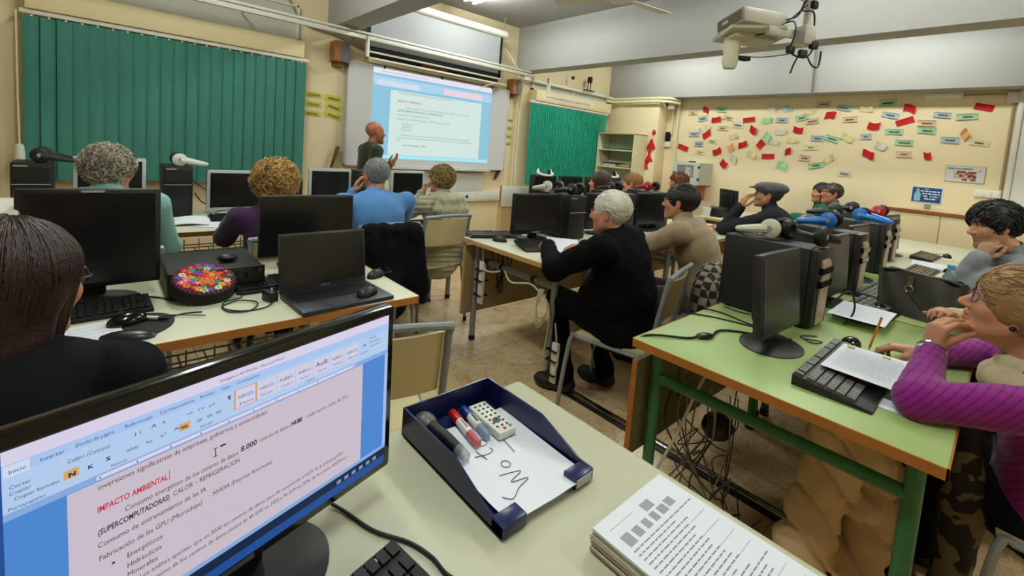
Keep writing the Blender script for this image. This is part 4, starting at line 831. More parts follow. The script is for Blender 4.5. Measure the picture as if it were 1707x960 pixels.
for k in range(40): a=2*PI*k/40; o.sph((.109*math.cos(a),.109*math.sin(a),.030),.005,n=6)
o.obj('piped_edge',mat('bag_pink','#a8325a',.7),bg)
o=MB(); 
for k in range(14): a=k*.45; o.tube([(.118,-.02,.045),(.135+.012*math.cos(a),-.035+.012*math.sin(a),.02),(.138+.020*math.cos(a),-.045+.02*math.sin(a),.004)],.003,5,3)
o.sph((.118,-.02,.048),.010); o.obj('tassel',mVel,bg)
# laptop
lp=thing('laptop','open dark grey laptop with black screen on the cream desk corner','laptop',(.700,1.745,.75),R(3))
mLap=mat('laptop_grey','#2e3136',.4,metal=.3)
bxo('laptop_base',mLap,lp,-.18,.18,-.122,.122,.002,.018,bev=.004)
k=MB(); 
for r in range(6):
    for c in range(17): k.box((-.155+c*.0194,-.005+r*.0182,.0185),(.0165,.0152,.003))
k.obj('keys',mKey,lp); bxo('touchpad',mat('pad_grey','#3a3e45',.3),lp,-.07,.04,-.112,-.030,.0175,.0186)
TL=Matrix.Translation((0,.122,.016))@Matrix.Rotation(R(-9),4,'X')
o=MB(); o.T=TL; o.box((0,.004,.115),(.36,.008,.232),bev=.003); o.obj('laptop_lid',mLap,lp)
o=MB(); o.T=TL; o.bx(-.172,.172,-.0012,.0,.022,.222); o.obj('laptop_screen',mScreen,lp)
tx=MB(); put_text(tx,'ASUS',.012,TL@Matrix.Translation((-.02,-.0008,.006))@Matrix.Rotation(R(90),4,'X'),.04); tx.obj('maker_mark',mat('mark_grey','#9a9da0',.4),lp)
tag_=MB(); tag_.bx(-.165,-.145,-.112,-.095,.018,.0187); tag_.obj('sticker',mat('sticker_blue','#2f6f9c',.4),lp)
mouse('black mouse resting on the laptop palm rest',.795,1.688,-70,mBlack,z=.769,s=.92)
mouse('black mouse with blue sides at the far corner of the laptop desk',.958,1.955,-60,mBlack,lead=[(.02,.1,.004),(-.05,.16,.004)])
keyboard('black keyboard mostly hidden behind the open laptop',.62,2.02,2,.44,.13)
t=thing('power_adapter','small black plug adapter with coiled lead beside the laptop','adapter',(.478,1.845,.75),R(20))
bxo('adapter_body',mBlack,t,-.016,.016,-.03,.03,0,.04,bev=.005); MB().cyl((0,-.01,.04),(0,-.01,.055),.006).obj('plug_pin',mChrome,t)
MB().tube([(0,-.03,.01),(-.06,-.06,.004),(-.13,-.03,.004),(-.15,.05,.004),(-.08,.07,.006),(-.05,.0,.007),(-.11,-.05,.005),(-.16,.0,.004),(-.12,.09,.005),(-.05,.1,.004),(-.02,.16,.004)],.0025,6,6).obj('coiled_lead',mCable,t)
cable('desk_cable','black cable across the desk between bag and monitor',[(.10,2.10,.755),(.16,2.05,.753),(.20,1.99,.753),(.23,2.01,.753)],.0028,mCable)
cable('desk_cable','thin black lead on the desk near the embroidered bag',[(.14,1.80,.754),(.20,1.84,.753),(.26,1.83,.753)],.0024,mCable)
pr=thing('paper_printer','white and grey printer at the left edge behind the big monitor','printer',(-.36,2.25,.75))
bxo('printer_body',mat('printer_grey','#8c9092',.4),pr,-.2,.155,-.15,.15,0,.30,bev=.012); bxo('printer_lid',mPlas,pr,-.21,.165,-.16,.16,.30,.335,bev=.012); bxo('lid_line',mDark,pr,-.2,.15,-.163,-.158,.298,.302)
# ---------------------------------------------------------------- front left row items
g='silver framed monitors on the front desks'
for x,zb,h,lab in ((.045,.07,.32,'silver framed monitor in front of the turquoise pullover'),(.757,.023,.30,'silver framed monitor beside the purple pullover'),(1.467,.055,.30,'silver framed monitor left of the blue pullover'),(2.215,.055,.30,'silver framed monitor right of the blue pullover')):
    monitor('desk_monitor',lab,(x,3.93,.75),0,.36 if zb>.03 else .375,h,zb,mSilver,.022,'oval',1,group=None)
tower('black computer tower with black headphones on top at the far left',-.305,4.0-.03,0,.17,.26,.35,'b')
tower('black computer tower with white headphones beside the open book',.392,3.97,0,.165,.26,.35,'b')
tower('black computer tower between the two right hand silver monitors',1.77,3.98,0,.17,.26,.345,'b')
tower('low black computer behind the purple pullover',1.12,3.98,0,.18,.26,.27,'b')
headphones('black headphones on the far left computer tower',-.27,3.93,1.10,180,mBlack)
headphones('white headphones on the tower beside the open book',.40,3.93,1.10,180,mat('phone_white','#d6d6ce',.35),mBlack)
keyboard('black keyboard below the second silver monitor',.77,3.66,2,.44,.15); keyboard('black keyboard hidden below the third silver monitor',1.45,3.62,0,.44,.15); keyboard('black keyboard by the quilted jacket',2.12,3.70,0,.40,.14)
t=thing('open_book','open white exercise book lying on the front desk','book',(.335,3.62,.75),R(-10))
for s in (-1,1):
    o=MB(); o.sheet(lambda u,v:Vector((s*u*.21,(v-.5)*.29,.006+.020*math.sin(u*2.6)*(1-u*.55))),8,4,.004); o.obj('book_page',mPaper,t)
paper('white sheet lying right of the open book',.60,3.50,.751,-35,lines=6,seed=8); paper('white sheet under the blue pullover man\'s elbow',1.80,3.47,.751,15,lines=8,seed=9); paper('white sheet lying next to the quilted jacket sleeve',1.86,3.62,.752,-20,lines=8,seed=10)
for P,lab in (([(.50,3.95,.90),(.55,3.98,.83),(.62,3.99,.80)],'black lead between tower and second silver monitor'),([(.48,4.05,1.0),(.56,4.08,.93),(.64,4.05,.86)],'grey lead hanging behind the second silver monitor')): cable('monitor_cable',lab,P,.004,mCable)
tag(MB().bx(1.95,1.99,3.9,3.94,.75,1.02,bev=.004).obj('white_device',mPlas),'slim white upright device between the right silver monitors','device')
# ---------------------------------------------------------------- middle right row items
monitor('desk_monitor','switched off black monitor on the desk of the white haired man',(2.315,2.25,.75),-8,.41,.29,.052,mBlack,.014,'rect',0,logo='bottom',chin=.02)
monitor('desk_monitor','switched off black monitor behind the white haired head',(3.06,2.20,.75),-6,.43,.29,.055,mBlack,.014,'rect',0)
monitor('desk_monitor','switched off black monitor between the white and the dark haired heads',(3.72,2.17,.75),-6,.43,.29,.055,mBlack,.014,'rect',0)
tower('black computer tower right of the white haired man\'s monitor',2.655,2.36,-3,.18,.40,.335,'b'); tower('black computer tower behind the white haired head',3.39,2.38,-2,.17,.36,.335,'b')
wph=mat('phone_white','#d6d6ce',.35); rph=mat('phone_red','#a3131f',.35); bph=mat('phone_blue','#1a6cc0',.35)
headphones('white headphones lying on the middle row tower and monitor',2.60,2.38,1.087,-82,wph)
headphones('black headphones with silver rim behind the white headphones',2.68,2.22,1.087,-75,mBlack)
headphones('black headphones on the tower behind the white haired head',3.38,2.36,1.087,-85,mBlack)
headphones('red headphones left of the dark haired man',3.90,2.30,1.098,-90,rph)
o=MB(); o.bx(3.80,4.0,2.16,2.5,.751,1.096,bev=.004); tag(o.obj('computer_tower',mDark),'black computer tower behind the dark haired man\'s head','computer')
keyboard('black keyboard on the far edge of the white haired man\'s desk',2.13,2.48,-22,.40,.13)
mouse('black mouse on the corner of the white haired man\'s desk',2.055,2.34,30,mBlack)
nb=thing('tablet_stand','black folding tablet case under the white haired man\'s hands','tablet',(2.13,2.08,.75),R(-20)); o=MB(); o.box((0,0,.014),(.20,.22,.02),Matrix.Rotation(R(7),3,'X'),bev=.005); o.obj('case',mDark,nb); o=MB(); o.box((.0,.04,.03),(.13,.10,.008),Matrix.Rotation(R(20),3,'X'),bev=.003); o.obj('flap',mBlack,nb)
paper('white page held by the white haired man over the desk',2.235,1.93,.785,-50,.21,.297,0,(10,0),seed=3)
for x,y,lab in ((2.80,2.05,'white cable plug below the monitor behind the white haired head'),): tag(MB().box((x,y,.77),(.05,.05,.04),.3,bev=.01).obj('plug',mPlas),lab,'plug')
paper('white sheet on the desk right of the beige pullover',3.72,1.80,.751,20,lines=8,seed=14); paper('white sheet tucked under the flat cap man\'s elbow',3.95,1.86,.752,-15,lines=6,seed=15)
monitor('desk_monitor','small black monitor seen edge on near the flat cap man',(6.0,2.40,.75),55,.36,.29,.05,mBlack,.02,'oval',4)
tag(MB().bx(5.62,5.92,2.34,2.52,.75,.86,bev=.006).obj('black_box',mDark),'low black box beside the small monitor','box')
t=thing('paper_cup','white curled paper cup at the end of the far white desk','cup',(5.55,2.62,.75)); MB().lathe([(0,.0),(.045,0),(.055,.11),(.05,.11),(.04,.004),(0,.004)],n=18).obj('cup',mPlas,t); t.location=(5.56,2.50,.75)
# far right row
for x,w,lab in ((4.29,.40,'black monitor with white headphones in front of the far blind'),(4.79,.46,'black monitor left of the brown haired woman'),(5.30,.40,'black monitor partly hidden by the brown haired woman'),(5.72,.42,'black monitor in front of the bookcase')): monitor('desk_monitor',lab,(x-.12,3.95,.75),0,w,.29,.05,mBlack,.016,'rect',0)
headphones('white headphones on the far black monitor by the blind',4.20,4.02,1.085,60,wph); headphones('white headphones on the far black monitor by the bookcase',5.62,4.02,1.085,60,wph)
for x,lab in ((4.20,'black computer tower under the far white headphones'),(5.62,'black computer tower in front of the bookcase')): tower(lab,x,4.13-.02,0,.17,.16,.335,'b')
# ---------------------------------------------------------------- green row items
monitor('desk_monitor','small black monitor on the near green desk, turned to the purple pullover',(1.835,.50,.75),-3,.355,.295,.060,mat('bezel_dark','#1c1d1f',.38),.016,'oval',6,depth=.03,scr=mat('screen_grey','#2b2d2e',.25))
GT=[(2.24,.68,'black computer tower with a champagne stripe on the near green desk'),(3.10,.70,'black champagne striped tower second from the near end of the green row'),(3.94,.72,'black champagne striped tower third from the near end of the green row'),(4.60,.76,'black champagne striped tower fourth from the near end of the green row')]
for x,y,lab in GT: tower(lab,x,y,-2,.18,.37,.335,'a')
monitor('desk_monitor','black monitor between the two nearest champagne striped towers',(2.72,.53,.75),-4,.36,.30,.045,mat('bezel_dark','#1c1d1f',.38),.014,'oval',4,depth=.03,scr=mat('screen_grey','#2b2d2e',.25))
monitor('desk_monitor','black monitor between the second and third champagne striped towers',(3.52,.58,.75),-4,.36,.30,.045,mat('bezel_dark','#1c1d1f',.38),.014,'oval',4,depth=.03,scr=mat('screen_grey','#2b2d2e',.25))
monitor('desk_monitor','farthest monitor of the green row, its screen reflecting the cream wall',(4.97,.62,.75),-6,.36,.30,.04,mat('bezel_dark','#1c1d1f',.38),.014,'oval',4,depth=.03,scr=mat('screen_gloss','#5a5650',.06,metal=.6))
headphones('white headphones on the nearest champagne striped tower',2.30,.70,1.087,-92,mat('phone_cream','#d3d6bd',.3)); headphones('black headphones on the nearest champagne striped tower',2.27,.58,1.087,165,mBlack)
headphones('blue headphones on the second champagne striped tower',3.14,.68,1.087,-90,bph); headphones('blue headphones on the third champagne striped tower',3.93,.68,1.087,92,bph); headphones('black headphones on the third champagne striped tower',3.95,.84,1.087,-80,mBlack); headphones('red headphones on the fourth champagne striped tower',4.60,.68,1.087,-90,rph); headphones('black headphones on the fourth champagne striped tower',4.62,.87,1.087,-85,mBlack)
mKB=mat('keyboard_black','#18181a',.4); mKG=mat('key_smoke','#6a6866',.35)
keyboard('black keyboard on the near green desk under the printed sheet',1.805,.300,0,.485,.168,mKB,mKG,palm=True,tall=.034)
keyboard('black keyboard beneath the second printed sheet on the green desk',2.72,.40,-4,.45,.15,mKB,mKG,palm=True); keyboard('black keyboard half hidden behind the dark handbag',3.22,.42,-3,.45,.15,mKB,mKG)
keyboard('black keyboard nearer the young man on the cream desk',4.25,.36,-3,.45,.14,mKB,mat('key_brown','#6a6054',.4)); keyboard('farther black keyboard on the cream desk by the low cupboard',5.15,.42,-3,.45,.14,mKB,mat('key_brown','#6a6054',.4))
mouse('black mouse on the green desk touching the near keyboard',2.12,.345,80,mGloss,lead=[(-.02,.10,.004),(-.05,.2,.004)]); mouse('black mouse on the green desk beside the dark handbag',2.83,.37,-80,mGloss,lead=[(.0,.1,.004),(.05,.16,.004)]); mouse('black mouse in front of the young man',4.55,.235,70,mGloss,lead=[(.02,.1,.004),(.05,.2,.004)]); mouse('farthest black mouse on the cream desk by the low cupboard',5.42,.31,-80,mBlack,lead=[(.02,.1,.004),(-.05,.2,.004)])
paper('printed sheet lying on the near keyboard under the pencil hand',1.840,.248,.7925,-90,.19,.30,20,(0,0),yellow=True,seed=21); paper('white sheet below the near printed sheet on the green desk',1.745,.205,.752,-84,.16,.22,4,seed=22)
paper('printed sheet on the second keyboard of the green row',2.53,.385,.787,-90,.20,.297,18,(0,0),seed=23); paper('white sheet in front of the cream desk keyboards',4.75,.36,.752,-85,.21,.297,6,seed=24)
tag(MB().box((4.18,.215,.755),(.075,.15,.009),R(65),bev=.003).obj('mobile_phone',mGloss),'dark mobile phone lying on the cream desk before the young man','phone')
# dark handbag
hb=thing('handbag','dark olive handbag with metal ring standing on the green desk','bag',(2.90,.24,.75),R(72))
mBag=mat('bag_olive','#38362a',.5,bump=.25,bscale=25)
o=MB(); 
def bagf(u,v):
    a=2*PI*u; s=.86+.14*v; z=.195*v+ (.012*math.sin(5*a)*v); wx=.155*(1+.12*v); wy=.07*(1-.62*v)
    c,sn=math.cos(a),math.sin(a); return Vector((wx*(abs(c)**.55)*(1 if c>0 else -1),wy*(abs(sn)**.6)*(1 if sn>0 else -1)+.006*math.sin(9*a+6*v),z))
o.sheet(bagf,48,12); o.add([(x,y,z) for x,y,z in [bagf(i/24,0) for i in range(24)]],[list(range(24))[::-1]]); o.obj('bag_body',mBag,hb)
MB().tube([(-.16,0,.19),(-.1,.004,.203),(0,0,.198),(.1,-.004,.203),(.16,0,.19)],.007,8,4).obj('zip_seam',mat('bag_zip','#3a3830',.5),hb)
o=MB(); o.tube([(.02+.016*math.cos(a),.052,.13+.016*math.sin(a)) for a in np.linspace(0,2*PI,14)],.003,6); o.box((.02,.045,.165),(.02,.006,.05)); o.obj('metal_ring',mat('ring_brass','#9c8f70',.3,metal=.8),hb)
MB().tube([(-.14,.03,.18),(-.16,.05,.10),(-.12,.070,.05),(-.05,.074,.06),(.02,.055,.12)],.008,8,5,flat=.5).obj('bag_strap',mBag,hb)
# water bottle
wbt=thing('water_bottle','clear plastic water bottle with blue cap behind the handbag','bottle',(3.28,.165,.75))
mGl=mat('bottle_clear','#dcebef',.08,trans=.92,ior=1.2)
MB().lathe([(0,.0),(.032,0),(.035,.01),(.035,.12),(.033,.14),(.028,.16),(.015,.19),(.0135,.20),(.0135,.212),(0,.212)],n=24).obj('bottle_body',mGl,wbt); MB().cyl((0,0,.20),(0,0,.222),.016,n=20).obj('bottle_cap',mat('cap_aqua','#3f9ccc',.4),wbt); MB().lathe([(.0356,.075),(.0356,.135),(.0348,.135),(.0348,.075)],n=24).obj('bottle_label',mat('label_blue','#3a63b0',.4),wbt)
MB().lathe([(.0359,.10),(.0359,.134),(.0352,.134),(.0352,.10)],n=24).obj('label_band',mat('label_sky','#8fc3e6',.4),wbt)
# cables on the near green desk
for P,lab,r in (([(1.44,.86,.735),(1.50,.83,.756),(1.60,.74,.755),(1.645,.72,.757)],'short black cable from the desk edge to the brown inline switch',.0042),([(1.70,.69,.757),(1.79,.70,.756),(1.86,.64,.755),(1.92,.53,.755),(1.96,.50,.756)],'black cable curving from inline switch to the small monitor',.0042),([(2.00,.86,.755),(2.02,.79,.754),(1.99,.68,.754),(1.98,.58,.754),(1.95,.53,.755)],'black cable crossing the green desk behind the small monitor',.0032),([(1.88,.86,.755),(1.93,.78,.754),(1.96,.68,.754),(1.98,.58,.754),(1.95,.50,.754)],'second black cable crossing the green desk behind the small monitor',.0032),([(2.12,.82,.756),(2.11,.76,.754),(2.13,.66,.754),(2.12,.56,.754)],'thin black cable along the foot of the nearest striped tower',.0025),([(2.02,.47,.754),(2.05,.42,.754),(2.00,.44,.754),(2.04,.49,.754),(2.10,.45,.754)],'thin coiled cable on the green desk behind the small monitor',.0022),([(2.33,.46,.85),(2.38,.42,.90),(2.41,.40,.86),(2.42,.40,.80),(2.38,.42,.755)],'black lead plugged into the nearest striped tower',.004)): cable('desk_cable',lab,P,r,mCable)
o=MB(); o.sph((1.672,.705,.760),.03,(1.25,.62,.36),Matrix.Rotation(R(-25),3,'Z')); tag(o.obj('inline_switch',mat('switch_brown','#2a1c12',.3)),'brown inline switch on the near green desk cable','switch')
# cables, socket strips and duct below the desks
t=thing('cable_tangle','tangle of grey and white cables hanging under the green desk','cable',(1.62,.70,0)); r4=random.Random(4)
for i in range(13):
    x=r4.uniform(-.06,.10); y=r4.uniform(-.16,.08); z0=r4.uniform(.56,.70); z1=r4.uniform(.10,.32); x2=r4.uniform(-.10,.16); y2=r4.uniform(-.2,.06)
    MB().tube([(x,y,z0),(x+r4.uniform(-.04,.04),y,(z0+z1)/2),(x2,y2,z1),(x2+r4.uniform(-.06,.06),y2-.05,z1+r4.uniform(-.06,.14)),(x2+r4.uniform(.02,.12),y2+r4.uniform(-.1,.1),max(.02,z1-.15)),(x2+r4.uniform(.1,.3),y2-.05,.012)],r4.choice((.0025,.003,.004)),6,5).obj('hanging_cable',r4.choice((mat('cable_grey','#6f6a5c',.5),mat('cable_dark','#2c2924',.5),mCable)),t)
MB().tube([(.10,-.05,.69),(.0,-.03,.62),(-.06,.02,.40),(-.09,.08,.18),(-.05,.04,.03)],.0055,8,6).obj('hanging_cable',mCableW,t)
o=MB(); o.sph((.10,-.06,.42),.07,(.9,.8,.7)); o.obj('plug_cluster',mBlack,t)
for x,y,z,L,lab in ((2.0,2.44,.30,.30,'white socket strip strapped to the far leg of the white haired man\'s desk'),(1.985,1.70,.06,.24,'white socket strip strapped low on the near leg by the black shoes')):
    t=thing('socket_strip',lab,'socket strip',(x,y,z)); bxo('strip_body',mPlas,t,-.045,-.015,-.06,-.015,0,L,bev=.008)
    for q in (.2,.55,.8): MB().box((-.02,-.022,L*q),(.075,.075,.008)).obj('cable_tie',mBlack,t)
    MB().tube([(-.03,-.04,L),(-.03,-.03,L+.06),(-.01,0,L+.10)],.005,6,4).obj('strip_lead',mCableW,t)
t=thing('tied_cables','white cables taped along the side rail of the white haired man\'s desk','cable',(1.995,2.1,.6))
MB().tube([(-.02,.34,.0),(-.03,.25,-.05),(-.02,.14,-.03),(-.01,.10,0),(-.03,.0,-.06),(-.02,-.15,-.03),(-.02,-.22,-.04),(-.03,-.34,-.10),(-.03,-.36,-.22),(-.02,-.33,-.40)],.006,7,6).obj('white_cable',mCableW,t)
for k in range(4): MB().tube([(-.02,-.26-.01*k,-.03),(-.06,-.27,-.10-.02*k),(-.05,-.29,-.2-.02*k),(-.02,-.33,-.15),(-.03,-.30,-.05)],.004,6,5).obj('white_loop',mCableW,t)
for y in (.27,.12,-.18): MB().cyl((-.001,y-.012,0),(-.001,y+.012,0),.025).obj('tape_band',mBlack,t)
for k in range(5): MB().tube([(.10+.05*k,.38,.1),(.12+.04*k,.34,-.05),(.10+.05*r4.random(),.3,-.2),(.20,.33,-.25),(.15,.3,-.1+.03*k)],.004,6,5).obj('black_cable',mCable,t)
t=thing('floor_duct','black and silver cable duct along the floor under the right desks','duct',(2.03,1.0,0))
bxo('duct_base',mBlack,t,-.035,.035,-1.15,.62,0,.012); bxo('duct_cover',mChrome,t,-.014,.016,-1.15,.62,.012,.020,bev=.003)
MB().tube([(-.05,.70,.012),(.0,.5,.01),(.02,.3,.01),(-.02,.1,.012),(.03,-.1,.01)],.007,7,5).obj('loose_cable',mCable,t)
# ---------------------------------------------------------------- smooth bodies: blended primitives -> one continuous surface
V3=lambda *a: np.array(a,dtype=np.float32)
def nrm(v): v=np.asarray(v,float); return v/max(1e-9,np.linalg.norm(v))
def d_prim(pr,P):
    k=pr[0]
    if k=='c':
        a,b,ra,rb=pr[1],pr[2],pr[3],pr[4]; ba=b-a; pa=P-a; t=np.clip((pa@ba)/max(1e-9,float(ba@ba)),0,1)
        q=pa-t[:,None]*ba; return np.sqrt(np.einsum('ij,ij->i',q,q))-(ra+(rb-ra)*t)
    if k=='e':
        c,r,M=pr[1],pr[2],pr[3]; q=(P-c)
        if M is not None: q=q@M
        k0=np.sqrt(np.sum((q/r)**2,1)); k1=np.sqrt(np.sum((q/(r*r))**2,1)); return k0*(k0-1)/np.maximum(k1,1e-6)
    if k=='b':
        c,hf,M,rd=pr[1],pr[2],pr[3],pr[4]; q=P-c
        if M is not None: q=q@M
        q=np.abs(q)-(hf-rd); return np.sqrt(np.sum(np.maximum(q,0)**2,1))+np.minimum(np.max(q,1),0)-rd
def p_box(pr):
    if pr[0]=='c': return np.minimum(pr[1]-pr[3],pr[2]-pr[4]),np.maximum(pr[1]+pr[3],pr[2]+pr[4])
    m=float(np.max(pr[2]))*(1.0 if pr[3] is None and False else 1.0)
    if pr[3] is None: return pr[1]-pr[2],pr[1]+pr[2]
    e=np.sqrt(((pr[3]*pr[2][None,:])**2).sum(1)) if pr[0]=='e' else (np.abs(pr[3])*pr[2][None,:]).sum(1)
    return pr[1]-e,pr[1]+e
def ev(prims,P,h,disp=None):
    D=np.full(len(P),9.,np.float32)
    for pr,op,k in prims:
        lo,hi=p_box(pr); m=k+3*h+.004
        w=np.nonzero(np.all((P>lo-m)&(P<hi+m),1))[0]
        if not len(w): continue
        d=d_prim(pr,P[w]).astype(np.float32); a=D[w]
        if op=='+':
            if k>0: s=np.maximum(k-np.abs(a-d),0)/k; D[w]=np.minimum(a,d)-s*s*k*.25
            else: D[w]=np.minimum(a,d)
        else:
            d=-d
            if k>0: s=np.maximum(k-np.abs(a-d),0)/k; D[w]=np.maximum(a,d)+s*s*k*.25
            else: D[w]=np.maximum(a,d)
    if disp is not None: D=D+disp(P).astype(np.float32)
    return D
def surf(prims,h,disp=None):
    """surface nets over a narrow band"""
    lo=np.min([p_box(p)[0] for p,o,k in prims if o=='+'],0)-3*h-.012; hi=np.max([p_box(p)[1] for p,o,k in prims if o=='+'],0)+3*h+.012
    c=4; n=(np.ceil((hi-lo)/(h*c)).astype(int)+1)*c
    nc=n//c
    g=np.stack(np.meshgrid(*[lo[i]+(np.arange(nc[i])+.5)*h*c-h*.5 for i in range(3)],indexing='ij'),-1).reshape(-1,3).astype(np.float32)
    Dc=ev(prims,g,h*c*1.5,disp).reshape(nc)
    act=np.abs(Dc)<h*c*1.75+.006
    D=np.repeat(np.repeat(np.repeat(Dc,c,0),c,1),c,2)
    bi=np.argwhere(act); off=np.stack(np.meshgrid(*[np.arange(c)]*3,indexing='ij'),-1).reshape(-1,3)
    idx=(bi[:,None,:]*c+off[None]).reshape(-1,3); P=(lo+idx*h).astype(np.float32)
    D[idx[:,0],idx[:,1],idx[:,2]]=ev(prims,P,h,disp)
    S=D<0
    cnt=sum(S[i:n[0]-1+i,j:n[1]-1+j,k:n[2]-1+k].astype(np.int8) for i in (0,1) for j in (0,1) for k in (0,1))
    cells=np.argwhere((cnt>0)&(cnt<8)); vid=np.full(tuple(n-1),-1,np.int32); vid[cells[:,0],cells[:,1],cells[:,2]]=np.arange(len(cells))
    acc=np.zeros((len(cells),3)); wn=np.zeros(len(cells))
    cor=[(i,j,k) for i in (0,1) for j in (0,1) for k in (0,1)]
    val={q:D[cells[:,0]+q[0],cells[:,1]+q[1],cells[:,2]+q[2]] for q in cor}
    for a in cor:
        for ax in range(3):
            if a[ax]: continue
            b=list(a); b[ax]=1; b=tuple(b); va,vb=val[a],val[b]; m=(va<0)!=(vb<0)
            t=np.where(m,va/np.where(m,va-vb,1),0); p=np.zeros((len(cells),3)); p[:]=a; p[:,ax]=t; acc[m]+=p[m]; wn[m]+=1
    V=lo+(cells+acc/np.maximum(wn,1)[:,None])*h
    F=[]
    for ax in range(3):
        u,v=[(1,2),(2,0),(0,1)][ax]
        sl0=[slice(1,n[i]-1) for i in range(3)]; sl0[ax]=slice(0,n[ax]-1); sl1=list(sl0); sl1[ax]=slice(1,n[ax])
        A=S[tuple(sl0)];B=S[tuple(sl1)]; e=np.argwhere(A!=B); 
        if not len(e): continue
        base=e.copy(); 
        for i in range(3):
            if i!=ax: base[:,i]+=1
        fl=A[e[:,0],e[:,1],e[:,2]]
        q=[]
        for du,dv in ((-1,-1),(0,-1),(0,0),(-1,0)):
            cc=base.copy(); cc[:,u]+=du; cc[:,v]+=dv; q.append(vid[cc[:,0],cc[:,1],cc[:,2]])
        q=np.stack(q,1); q[~fl]=q[~fl][:,::-1]; F.append(q)
    F=np.concatenate(F); F=F[(F>=0).all(1)]
    return V,F
def relax(V,F,it=1):
    for _ in range(it):
        s=np.zeros_like(V); c=np.zeros(len(V))
        for i in range(4):
            for j in ((i+1)%4,(i+3)%4): np.add.at(s,F[:,i],V[F[:,j]]); np.add.at(c,F[:,i],1)
        V=V*.4+.6*s/np.maximum(c,1)[:,None]
    return V
def np_obj(name,V,F,m,parent,col=None,extra=None):
    """V,F quads (+ optional MB with loose strands joined into the same mesh)"""
    me=bpy.data.meshes.new(name); nV,nF=len(V),len(F)
    if extra is not None and extra.v:
        V=np.concatenate([V,np.array(extra.v)]); fs=[list(f) for f in F]+[[q+nV for q in f] for f in extra.f]; me.from_pydata([tuple(v) for v in V],[],fs)
        mi=[0]*nF+list(extra.mi)
    else:
        me.vertices.add(nV); me.vertices.foreach_set('co',V.astype(np.float32).ravel()); me.loops.add(nF*4); me.loops.foreach_set('vertex_index',F.astype(np.int32).ravel())
        me.polygons.add(nF); me.polygons.foreach_set('loop_start',np.arange(nF,dtype=np.int32)*4); mi=None
    for q in (m if isinstance(m,(list,tuple)) else [m]): me.materials.append(q)
    me.update(calc_edges=True)
    if mi: me.polygons.foreach_set('material_index',mi)
    me.polygons.foreach_set('use_smooth',[True]*len(me.polygons))
    if col is not None:
        at=me.color_attributes.new('tint','FLOAT_COLOR','POINT'); at.data.foreach_set('color',np.concatenate([col,np.ones((len(col),1))],1).astype(np.float32).ravel())
    me.validate(); o=bpy.data.objects.new(name,me); COL.objects.link(o); o.parent=parent
    if parent: o.matrix_parent_inverse=Matrix.Translation(-Vector(parent.location))
    return o
def skin_mat(name,hexc):
    if name in MATS: return MATS[name]
    m=mat(name,hexc,.48,bump=.04,bscale=220); nt=m.node_tree; b=nt.nodes['Principled BSDF']; a=nt.nodes.new('ShaderNodeVertexColor'); a.layer_name='tint'
    mx=nt.nodes.new('ShaderNodeMix'); mx.data_type='RGBA'; mx.blend_type='MULTIPLY'; mx.inputs['Factor'].default_value=1; mx.inputs['A'].default_value=lin(hexc); nt.links.new(a.outputs[0],mx.inputs['B'])
    nz=nt.nodes.new('ShaderNodeTexNoise'); nz.inputs['Scale'].default_value=14; tc=nt.nodes.new('ShaderNodeTexCoord'); nt.links.new(tc.outputs['Object'],nz.inputs[0])
    hs=nt.nodes.new('ShaderNodeHueSaturation'); mr=nt.nodes.new('ShaderNodeMapRange'); mr.inputs['From Min'].default_value=.3; mr.inputs['From Max'].default_value=.7; mr.inputs['To Min'].default_value=.9; mr.inputs['To Max'].default_value=1.08
    nt.links.new(nz.outputs['Fac'],mr.inputs[0]); nt.links.new(mr.outputs[0],hs.inputs['Value']); nt.links.new(mx.outputs['Result'],hs.inputs['Color']); nt.links.new(hs.outputs[0],b.inputs['Base Color'])
    b.inputs['Subsurface Weight'].default_value=.08; b.inputs['Subsurface Radius'].default_value=(.01,.004,.002); b.inputs['Subsurface Scale'].default_value=.5
    return m
def cloth(name,hexc,rough=.85,bump=.25,bscale=140,sheen=.2,var=.08,vscale=7): dk=max(lin(hexc)[:3])<.03; return mat(name,hexc,rough,bump=bump,bscale=bscale,sheen=0 if dk else sheen,var=var,vscale=vscale,spec=.08 if dk else .2)
def rotm(yaw,pitch=0.,roll=0.):
    """columns = right, forward, up; yaw clockwise from +Y, pitch up, roll to the right"""
    y,p,r=R(yaw),R(pitch),R(roll)
    f=np.array([math.sin(y)*math.cos(p),math.cos(y)*math.cos(p),math.sin(p)]); rt=np.array([math.cos(y),-math.sin(y),0]); u=np.cross(rt,f)
    r2=rt*math.cos(r)-u*math.sin(r); u2=u*math.cos(r)+rt*math.sin(r); return np.stack([r2,f,u2],1).astype(np.float32)
